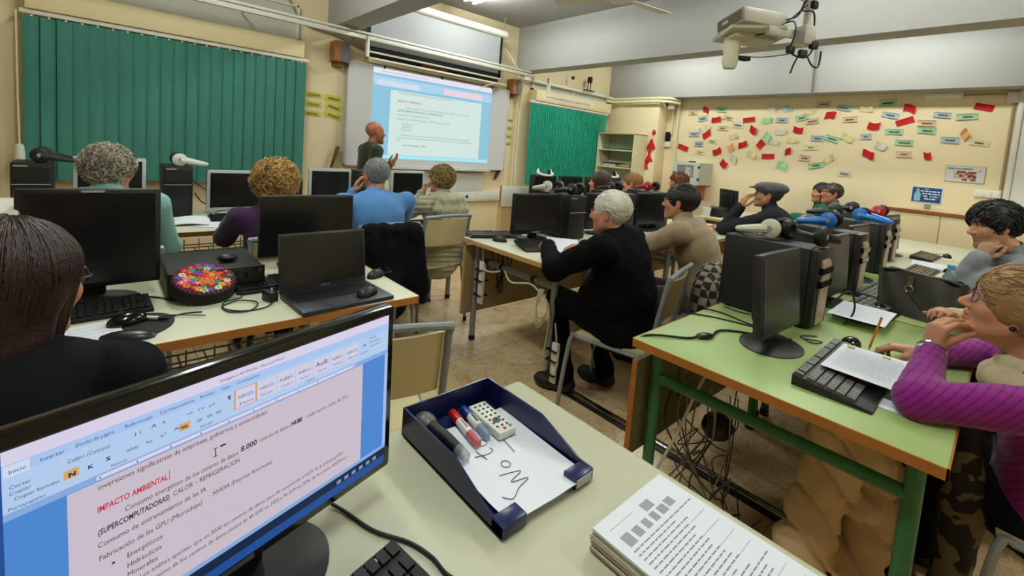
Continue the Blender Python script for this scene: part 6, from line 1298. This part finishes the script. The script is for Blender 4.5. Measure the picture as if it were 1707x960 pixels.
V,F=surf([(('e',A2((0,-.022,.062)),V3(.104,.128,.058),tilt.astype(np.float32)),'+',0),(('e',A2((0,.045,.070)),V3(.088,.075,.032),tilt.astype(np.float32)),'+',.03),(('e',A2((0,.105,.052)),V3(.068,.062,.010),(M_@rotm(0,-14,0)).astype(np.float32)),'+',.012),(('e',A2((0,-.02,-.02)),V3(.080,.098,.075),M_),'-',.006)],.005,wrinkle(5,.003)); np_obj('flat_cap',V,F,CAPM,t)
# 6 young man
t,I=person('young man in grey hoodie resting his cheek on his fist at the right edge',(3.62,-.40,.48),(3.50,.045,1.185),-8,-34,-10,8,nshift=(.02,-.05,-.005),hs=.97,slv=.02,L=((3.36,.165,.80),(3.385,.075,1.015)),Rr=((3.78,.12,.80),(3.55,.22,.80)),h=.0055,skin='#c39474',top=cloth('hoodie_grey','#7b8085',.9,.2,130),legs='#22252c',shoe='#333333',build=1.08,hair=short_hair('#0b0909',.016,.058,-.06,520,.06,.0028,0.,lambda p:(.25,.5,-.4) if p[1]>-.01 else (0,-.4,-.8),False,None,(1.,2.0,.6),.005,10,.010),stubble=.55,brow=(.16,.12,.11),neck='collar',seed=15,wr=.007,
  handL=dict(d=(.12,-.32,.95),n=(-.85,.40,-.1),curl=(.9,1.2,.7),thumb=((.5,.6,-.4),(.1,.9,-.4),(0,.9,-.3))))
G=[]; nb=I['nb']; A=I['A']
for a,b in zip(np.linspace(.2,2*PI-.2,10)[:-1],np.linspace(.2,2*PI-.2,10)[1:]): G.append((('c',A(nb+np.array([.10*math.sin(a),.09*math.cos(a)-.02,-.02-.02*math.cos(a)])),A(nb+np.array([.10*math.sin(b),.09*math.cos(b)-.02,-.02-.02*math.cos(b)])),.035,.035),'+',.02))
G.append((('e',A(nb+np.array([.02,-.14,-.06])),V3(.12,.06,.11),None),'+',.03)); V,F=surf(G,.007,wrinkle(31,.005)); np_obj('hood',V,F,MATS['hoodie_grey'],t)
# 7 person in cream jacket behind the purple sweater
t,I=person('person in cream jacket partly hidden behind the purple sweater woman',(2.90,-.44,.48),(2.86,-.20,1.08),-4,-10,0,0,L=((2.84,.02,.79),(2.66,.10,.835)),Rr=((3.14,-.05,.78),(3.03,.06,.795)),handL=dict(d=(-.6,.3,.35),n=(-.2,.2,.9),curl=(.6,.6,.4)),h=.007,skin='#bf8a6c',top=cloth('jacket_cream','#bda88a',.7,.2,60),legs='#2a2a30',shoe='#222222',fem=.8,hair=short_hair('#6a4a30',.012,.055,-.09,260,.06,.003,ears=False),neck='collar',topname='jacket',seed=16,wr=.009)
# 8 standing teacher
t,I=person('bald man in dark green pullover standing and gesturing before the whiteboard',(2.115,4.62,.83),(2.165,4.60,1.452),92,88,2,0,L=((2.15,4.84,1.03),(2.34,4.78,1.08)),Rr=((2.06,4.41,1.03),(2.255,4.43,1.115)),h=.006,skin='#a5694a',top=cloth('knit_green','#2c3626',.9,.2,150),legs='#15171d',shoe='#1a1410',build=.98,sw=.175,seated=False,hs=.98,glasses=None,neck='crew',stubble=.45,brow=(.4,.3,.25),nose=1.05,seed=17,hair=None,
  handR=dict(d=(.72,-.1,.68),n=(.45,-.75,-.45),curl=(.25,.3,.2),thumb=((.8,.4,-.2),(.5,.8,-.1),(.3,.9,-.1))),handL=dict(d=(.9,-.1,.3),n=(.2,.8,.5)))
G=[(('c',I['A'](I['nb']+np.array([0,0,-.005])),I['A'](I['nb']+np.array([.004,0,.02])),.066,.060),'+',0),(('c',I['A'](I['nb']+np.array([0,0,.012])),I['A'](I['nb']+np.array([.03,0,.12])),.056,.056),'-',.004)]; V,F=surf(G,.005); np_obj('shirt_collar',V,F,mat('collar_tan','#a99b80',.8),t)
# 9 quilted jacket woman
QJ=cloth('quilt_sage','#aaa68c',.55,.15,90)
def quilt(P): return .0075*np.abs(np.sin(P[:,2]*78+1.5*np.sin(P[:,0]*9)+6*(P[:,1]-3.06)))*-1+.004
t,I=person('blonde woman in sage quilted hooded jacket on a school chair by the front desk',(2.04,3.06,.46),(2.105,3.20,1.085),-6,-16,0,0,hs=.95,nshift=(-.01,-.01,.0),L=((1.83,3.27,.79),(1.99,3.30,.965)),Rr=((2.36,3.26,.76),(2.20,3.46,.79)),h=.006,skin='#c79078',top=QJ,legs='#7d7668',shoe='#10182a',fem=.8,build=1.08,sw=.18,hair=short_hair('#8d7448',.012,.055,-.085,620,.060,.0026,0.,lambda p:(p[0]*2,-.5,-.6),False,None,(1.,1.7,.55),.0055,11,.018),neck='collar',topname='quilted_jacket',disp=quilt,seed=18,wr=.006,
  feet={'L':(1.90,3.36,.09),'R':(2.08,3.34,.09)},knees={'L':(1.90,3.44,.48),'R':(2.14,3.44,.48)},handL=dict(d=(.3,.1,.9),n=(-.8,.4,.2),curl=(.9,.9,.6)))
nb,A,ax=I['nb'],I['A'],I['ax']; TBm=I['TB']
hq=lambda P: .010*np.abs(np.sin((P[:,0]-2.1)*46+.6*np.sin(P[:,2]*40)))*-1+.005*np.sin(P[:,2]*70)
V,F=surf([(('e',A(nb-ax*.11-TBm[:,1]*.125),V3(.165,.075,.140),TBm),'+',0),(('c',A(nb-TBm[:,0]*.10-ax*.02),A(nb+TBm[:,0]*.10-ax*.02-TBm[:,1]*.03),.045,.045),'+',.05),(('c',A(nb+np.array([0,0,-.01])),A(nb+np.array([0,.01,.12])),.066,.066),'-',.008)],.006,hq); np_obj('jacket_hood',V,F,QJ,t)
V,F=surf([(('e',A(I['hip']+np.array([-.02,.02,-.01])),V3(.200,.195,.16),None),'+',0),(('c',A(I['hip']+np.array([-.12,.05,.0])),A(I['hip']+np.array([-.16,.16,-.09])),.10,.08),'+',.05),(('c',A(I['hip']+np.array([-.10,-.10,.12])),A(I['hip']+np.array([.12,-.10,.12])),.09,.09),'+',.06),(('b',A(I['hip']+np.array([0,0,-.30])),V3(.5,.5,.15),None,.01),'-',.01)],.006,quilt); np_obj('jacket_skirt',V,F,QJ,t)
G=[]; 
for a,b in zip(np.linspace(0,2*PI,11)[:-1],np.linspace(0,2*PI,11)[1:]): G.append((('c',A(nb+np.array([.064*math.sin(a),.066*math.cos(a)+.01,.020])),A(nb+np.array([.064*math.sin(b),.066*math.cos(b)+.01,.020])),.018,.018),'+',.01))
V,F=surf(G,.006); np_obj('neck_scarf',V,F,mat('scarf_coral','#b0544f',.8,bump=.2),t)
# 10 blue pullover man
t,I=person('grey haired man in light blue pullover seen from behind, cheek on his hand',(1.43,2.79,.50),(1.425,2.99,1.135),0,-2,-3,-3,L=((1.215,3.10,.80),(1.305,3.075,1.0)),Rr=((1.69,3.06,.79),(1.56,3.32,.79)),h=.006,skin='#c48a6c',top=cloth('knit_blue','#5b92d2',.9,.2,150,var=.06),legs='#2a2c33',shoe='#1c1c1c',build=1.2,sw=.20,hs=.97,nshift=(-.035,-.01,.01),slv=.016,hair=short_hair('#87888a',.004,.056,-.075,420,.035,.0022,0.,(0,-.6,-.7),True,None,(1.,1.35,.62),.0055,12),neck='turtle',seed=19,wr=.006,torso_d=1.05,
  handL=dict(d=(.25,-.1,.95),n=(-.85,.3,.1),curl=(.35,.5,.4)))
t=thing('black_jacket','black jacket hung over the chair back of the blue pullover man','jacket',(1.37,2.60,0)); 
V,F=surf([(('e',V3(1.37,2.60,.62),V3(.20,.055,.21),None),'+',0),(('c',V3(1.20,2.61,.83),V3(1.53,2.61,.83),.045,.045),'+',.05),(('c',V3(1.22,2.60,.76),V3(1.22,2.60,.42),.06,.07),'+',.04),(('c',V3(1.54,2.60,.78),V3(1.57,2.60,.42),.06,.085),'+',.03),(('c',V3(1.36,2.60,.5),V3(1.38,2.60,.34),.10,.10),'+',.04)],.007,lambda P: wrinkle(41,.010,.8)(P)+.003*np.sin(P[:,0]*75)); V=V-np.array([0,0,0]); np_obj('jacket_shell',V,F,cloth('jacket_black2','#101014',.75,.2,60),t)
# 11, 12 curly women
t,I=person('woman with curly blonde hair in dark purple sweater seen from behind',(.765,2.78,.48),(.765,2.945,1.075),4,2,-2,0,h=.007,skin='#c0866a',top=cloth('knit_plum','#331a3e',.85,.25,130),legs='#1d1b22',shoe='#1a1a1a',fem=.8,build=1.05,hair=curly_hair('#bd9a5c',.020,850,.090,.0020,.018,-.085,(1.,1.6,.5),.05,5),L=((.53,3.02,.76),(.66,3.28,.79)),Rr=((.99,3.02,.76),(.88,3.28,.79)),seed=20,wr=.006)
t,I=person('woman with grey curly hair in pale turquoise turtleneck at the front desk',(.03,2.78,.47),(.035,2.93,1.145),8,50,-6,0,hs=.86,neckdrop=.005,h=.0065,skin='#c3896c',top=cloth('knit_turquoise','#86bcb6',.85,.2,150),legs='#2a2c33',shoe='#1a1a1a',fem=.8,build=1.04,hair=curly_hair('#a8a192',.014,850,.065,.0018,.012,-.070,(1.,1.7,.45),.045,6),glasses=GL_DK,neck='turtle',L=((-.20,3.02,.76),(-.06,3.28,.79)),Rr=((.27,3.00,.74),(.16,3.27,.79)),seed=21,wr=.006)
# 13, 14 by the right wall
t,I=person('man with glasses and grey jacket, arms folded, seated near the right wall',(6.62,1.26,.49),(6.50,1.445,1.155),-25,-44,4,-2,L=((6.28,1.42,.80),(6.44,1.62,.84)),Rr=((6.80,1.50,.78),(6.52,1.66,.82)),h=.007,skin='#b67a5c',top=cloth('jacket_grey','#5d5f62',.75,.2,80),legs='#26282e',shoe='#1a1a1a',build=1.1,hair=short_hair('#3b342e',.006,.056,-.07,300,.04,.0026,0.,(.3,-.7,-.3),True,None,(1.,1.5,.65),.006,13),glasses=GL_DK,neck='collar',nose=1.15,brow=(.25,.2,.18),topname='jacket',seed=22)
t,I=person('dark haired woman in green pullover half hidden behind the man in glasses',(6.98,1.52,.49),(6.93,1.66,1.13),-30,-50,0,0,L=((6.72,1.72,.80),(6.80,1.90,.80)),Rr=((7.10,1.74,.78),(6.95,1.92,.79)),h=.008,skin='#bd8468',top=cloth('knit_emerald','#156048',.85,.2,130),legs='#26282e',shoe='#1a1a1a',fem=.9,build=.92,hair=long_hair('#1a1010',.20,260,.005,(1.,1.6,.7)),neck='crew',seed=23)
# 15-17 far row
t,I=person('woman with long straight brown hair seen in profile in the far row',(4.17,2.93,.48),(4.115,3.08,1.095),-14,-28,0,0,h=.0075,skin='#c0876c',top=cloth('knit_dark','#2a2a33',.85),legs='#222222',shoe='#1a1a1a',fem=1.,hair=long_hair('#3a2118',.22,260,.005,(1.,1.6,.65)),seed=24,L=((3.98,3.16,.78),(4.05,3.38,.79)),Rr=((4.40,3.16,.78),(4.28,3.38,.79)))
t,I=person('person with short ginger hair seen in profile in the far row',(4.80,2.93,.47),(4.755,3.08,1.085),-12,-24,0,0,h=.0075,skin='#c58e74',top=cloth('knit_grey','#4a4a50',.85),legs='#222222',shoe='#1a1a1a',fem=.5,hair=short_hair('#8a5a2c',.012,.052,-.07,260,.05,.003,0.,(0,-.6,-.5),True,None,(1.,1.4,.7),.0065,14),seed=25,L=((4.6,3.16,.78),(4.66,3.38,.79)),Rr=((5.02,3.16,.78),(4.92,3.38,.79)))
t,I=person('person with curly auburn hair in the far row below the wall cabinet',(5.93,2.93,.48),(5.875,3.08,1.115),-20,-40,0,0,h=.0075,skin='#c58a70',top=cloth('knit_wine','#3a2028',.85),legs='#222222',shoe='#1a1a1a',fem=.6,hair=curly_hair('#6d3d22',.014,240,.05,.0034,.009,-.07,(1.,1.4,.65),.05,15),seed=26,L=((5.7,3.16,.78),(5.78,3.38,.79)),Rr=((6.15,3.16,.78),(6.05,3.38,.79)))
# ---------------------------------------------------------------- coats and bags
t=thing('puffer_coat','beige puffer coat hanging in folds under the near green desk','coat',(1.85,.25,0)); PF=cloth('coat_beige','#c2a57e',.5,.12,40,sheen=.1)
def tubeq(a,b,r0,r1,n=4,dep=.16):
    a,b=np.array(a),np.array(b); o=[]
    for i in range(n): q=(i+.5)/n; o.append((('e',(a+(b-a)*q).astype(np.float32),V3(r0+(r1-r0)*q,(r0+(r1-r0)*q)*.92,np.linalg.norm(b-a)/n*.95),np.stack([*[np.array(v) for v in frame(Vector(b-a))],nrm(b-a)],1).astype(np.float32)),'+',.022))
    return o
V,F=surf([(('e',V3(1.86,.26,.52),V3(.15,.12,.10),None),'+',0)]+tubeq((1.78,.28,.56),(1.66,.33,.14),.085,.075,4)+tubeq((1.90,.24,.52),(1.85,.20,.24),.095,.085,3)+tubeq((1.85,.20,.26),(1.68,.19,.08),.085,.075,3)+tubeq((1.99,.23,.52),(2.02,.16,.18),.08,.075,4)+[(('e',V3(1.80,.21,.36),V3(.08,.06,.05),None),'+',.02),(('e',V3(1.72,.30,.58),V3(.05,.05,.05),None),'+',.02)],.006,lambda P: wrinkle(51,.010,1.5)(P)+.012*np.exp(-(np.sin(P[:,2]*24+P[:,0]*9+2.5*np.sin(P[:,1]*13))/.22)**2)); np_obj('coat_shell',V,F,PF,t)
o=MB(); o.tube([(1.83,.105,.30),(1.815,.10,.2),(1.79,.088,.10)],.006,6,4); o.tube([(1.81,.085,.09),(1.80,.08,.05)],.004,6); l=o.obj('zip',mat('zip_cream','#b8a886',.4,metal=.3)); l.parent=t; l.matrix_parent_inverse=Matrix.Translation(-Vector(t.location))
t=thing('backpack','black bag on the floor below the beige puffer coat','bag',(2.02,.36,0)); V,F=surf([(('b',V3(2.10,.30,.13),V3(.13,.10,.13),None,.06),'+',0)],.01,wrinkle(61,.008,.6)); V[:,2]=np.maximum(V[:,2],0.001); np_obj('bag_shell',V,F,cloth('bag_black','#0e0e11',.7),t)
t=thing('patterned_scarf','long dark scarf with beige pattern hanging between desk and purple sweater','scarf',(2.08,-.01,0)); 
SP=mat('scarf_patterned','#17140f',.8,bump=.2,bscale=60); nt=SP.node_tree; tc=nt.nodes.new('ShaderNodeTexCoord'); vo=nt.nodes.new('ShaderNodeTexVoronoi'); vo.inputs['Scale'].default_value=30; nt.links.new(tc.outputs['Object'],vo.inputs[0]); cr=nt.nodes.new('ShaderNodeValToRGB'); cr.color_ramp.interpolation='CONSTANT'; cr.color_ramp.elements[0].color=lin('#12100c'); cr.color_ramp.elements[1].position=.62; cr.color_ramp.elements[1].color=lin('#5f5340'); nt.links.new(vo.outputs['Color'],cr.inputs[0]); nt.links.new(cr.outputs[0],nt.nodes['Principled BSDF'].inputs['Base Color'])
V,F=surf([(('c',V3(1.90,.0,.70),V3(1.93,-.005,.42),.030,.042),'+',.02),(('c',V3(1.93,-.005,.42),V3(1.95,-.0,.12),.042,.050),'+',.03),(('c',V3(1.88,.0,.70),V3(1.98,-.04,.68),.028,.028),'+',.03)],.007,wrinkle(71,.010,.9)); np_obj('scarf_cloth',V,F,SP,t)
t=thing('plaid_coat','brown and grey plaid coat behind the beige pullover man beside the striped tower','coat',(2.62,1.03,0)); PL=mat('plaid','#4a453c',.85,bump=.2,bscale=80); nt=PL.node_tree; tc=nt.nodes.new('ShaderNodeTexCoord'); ck=nt.nodes.new('ShaderNodeTexChecker'); ck.inputs['Scale'].default_value=24; ck.inputs['Color1'].default_value=lin('#1c1a19'); ck.inputs['Color2'].default_value=lin('#8a7d68'); nt.links.new(tc.outputs['Object'],ck.inputs[0]); nt.links.new(ck.outputs[0],nt.nodes['Principled BSDF'].inputs['Base Color'])
V,F=surf([(('e',V3(2.66,1.10,.66),V3(.20,.085,.17),None),'+',0),(('c',V3(2.78,1.08,.72),V3(2.84,1.06,.42),.07,.09),'+',.04),(('c',V3(2.52,1.08,.70),V3(2.48,1.06,.45),.06,.08),'+',.04)],.008,wrinkle(81,.012,.8)); np_obj('coat_shell',V,F,PL,t)
# chairs under the sitters
for x,y,rz,lab in ((2.085,1.33,14,'school chair carrying the white haired man in black'),(2.93,1.14,12,'school chair carrying the man in the beige pullover'),(4.52,1.12,18,'school chair carrying the man in the flat cap'),(1.93,3.08,2,'school chair carrying the woman in the quilted jacket'),(1.37,2.90,0,'school chair under the blue pullover man'),(.765,2.74,-4,'school chair under the woman with curly blonde hair'),(.03,2.74,-8,'school chair under the turquoise turtleneck woman'),(-.13,1.02,-8,'school chair under the dark haired woman in the left foreground'),(2.03,-.27,3,'school chair under the purple sweater woman'),(2.87,-.42,4,'school chair under the person in the cream jacket'),(3.63,-.40,8,'school chair under the young man in the grey hoodie'),(6.62,1.20,25,'school chair under the man by the right wall'),(6.98,1.44,30,'school chair under the woman in the green pullover'),(4.17,2.90,14,'school chair under the brown haired woman in the far row'),(4.80,2.90,12,'school chair under the ginger haired person in the far row'),(5.93,2.90,20,'school chair under the auburn haired person in the far row')): chair(lab,x,y,rz)
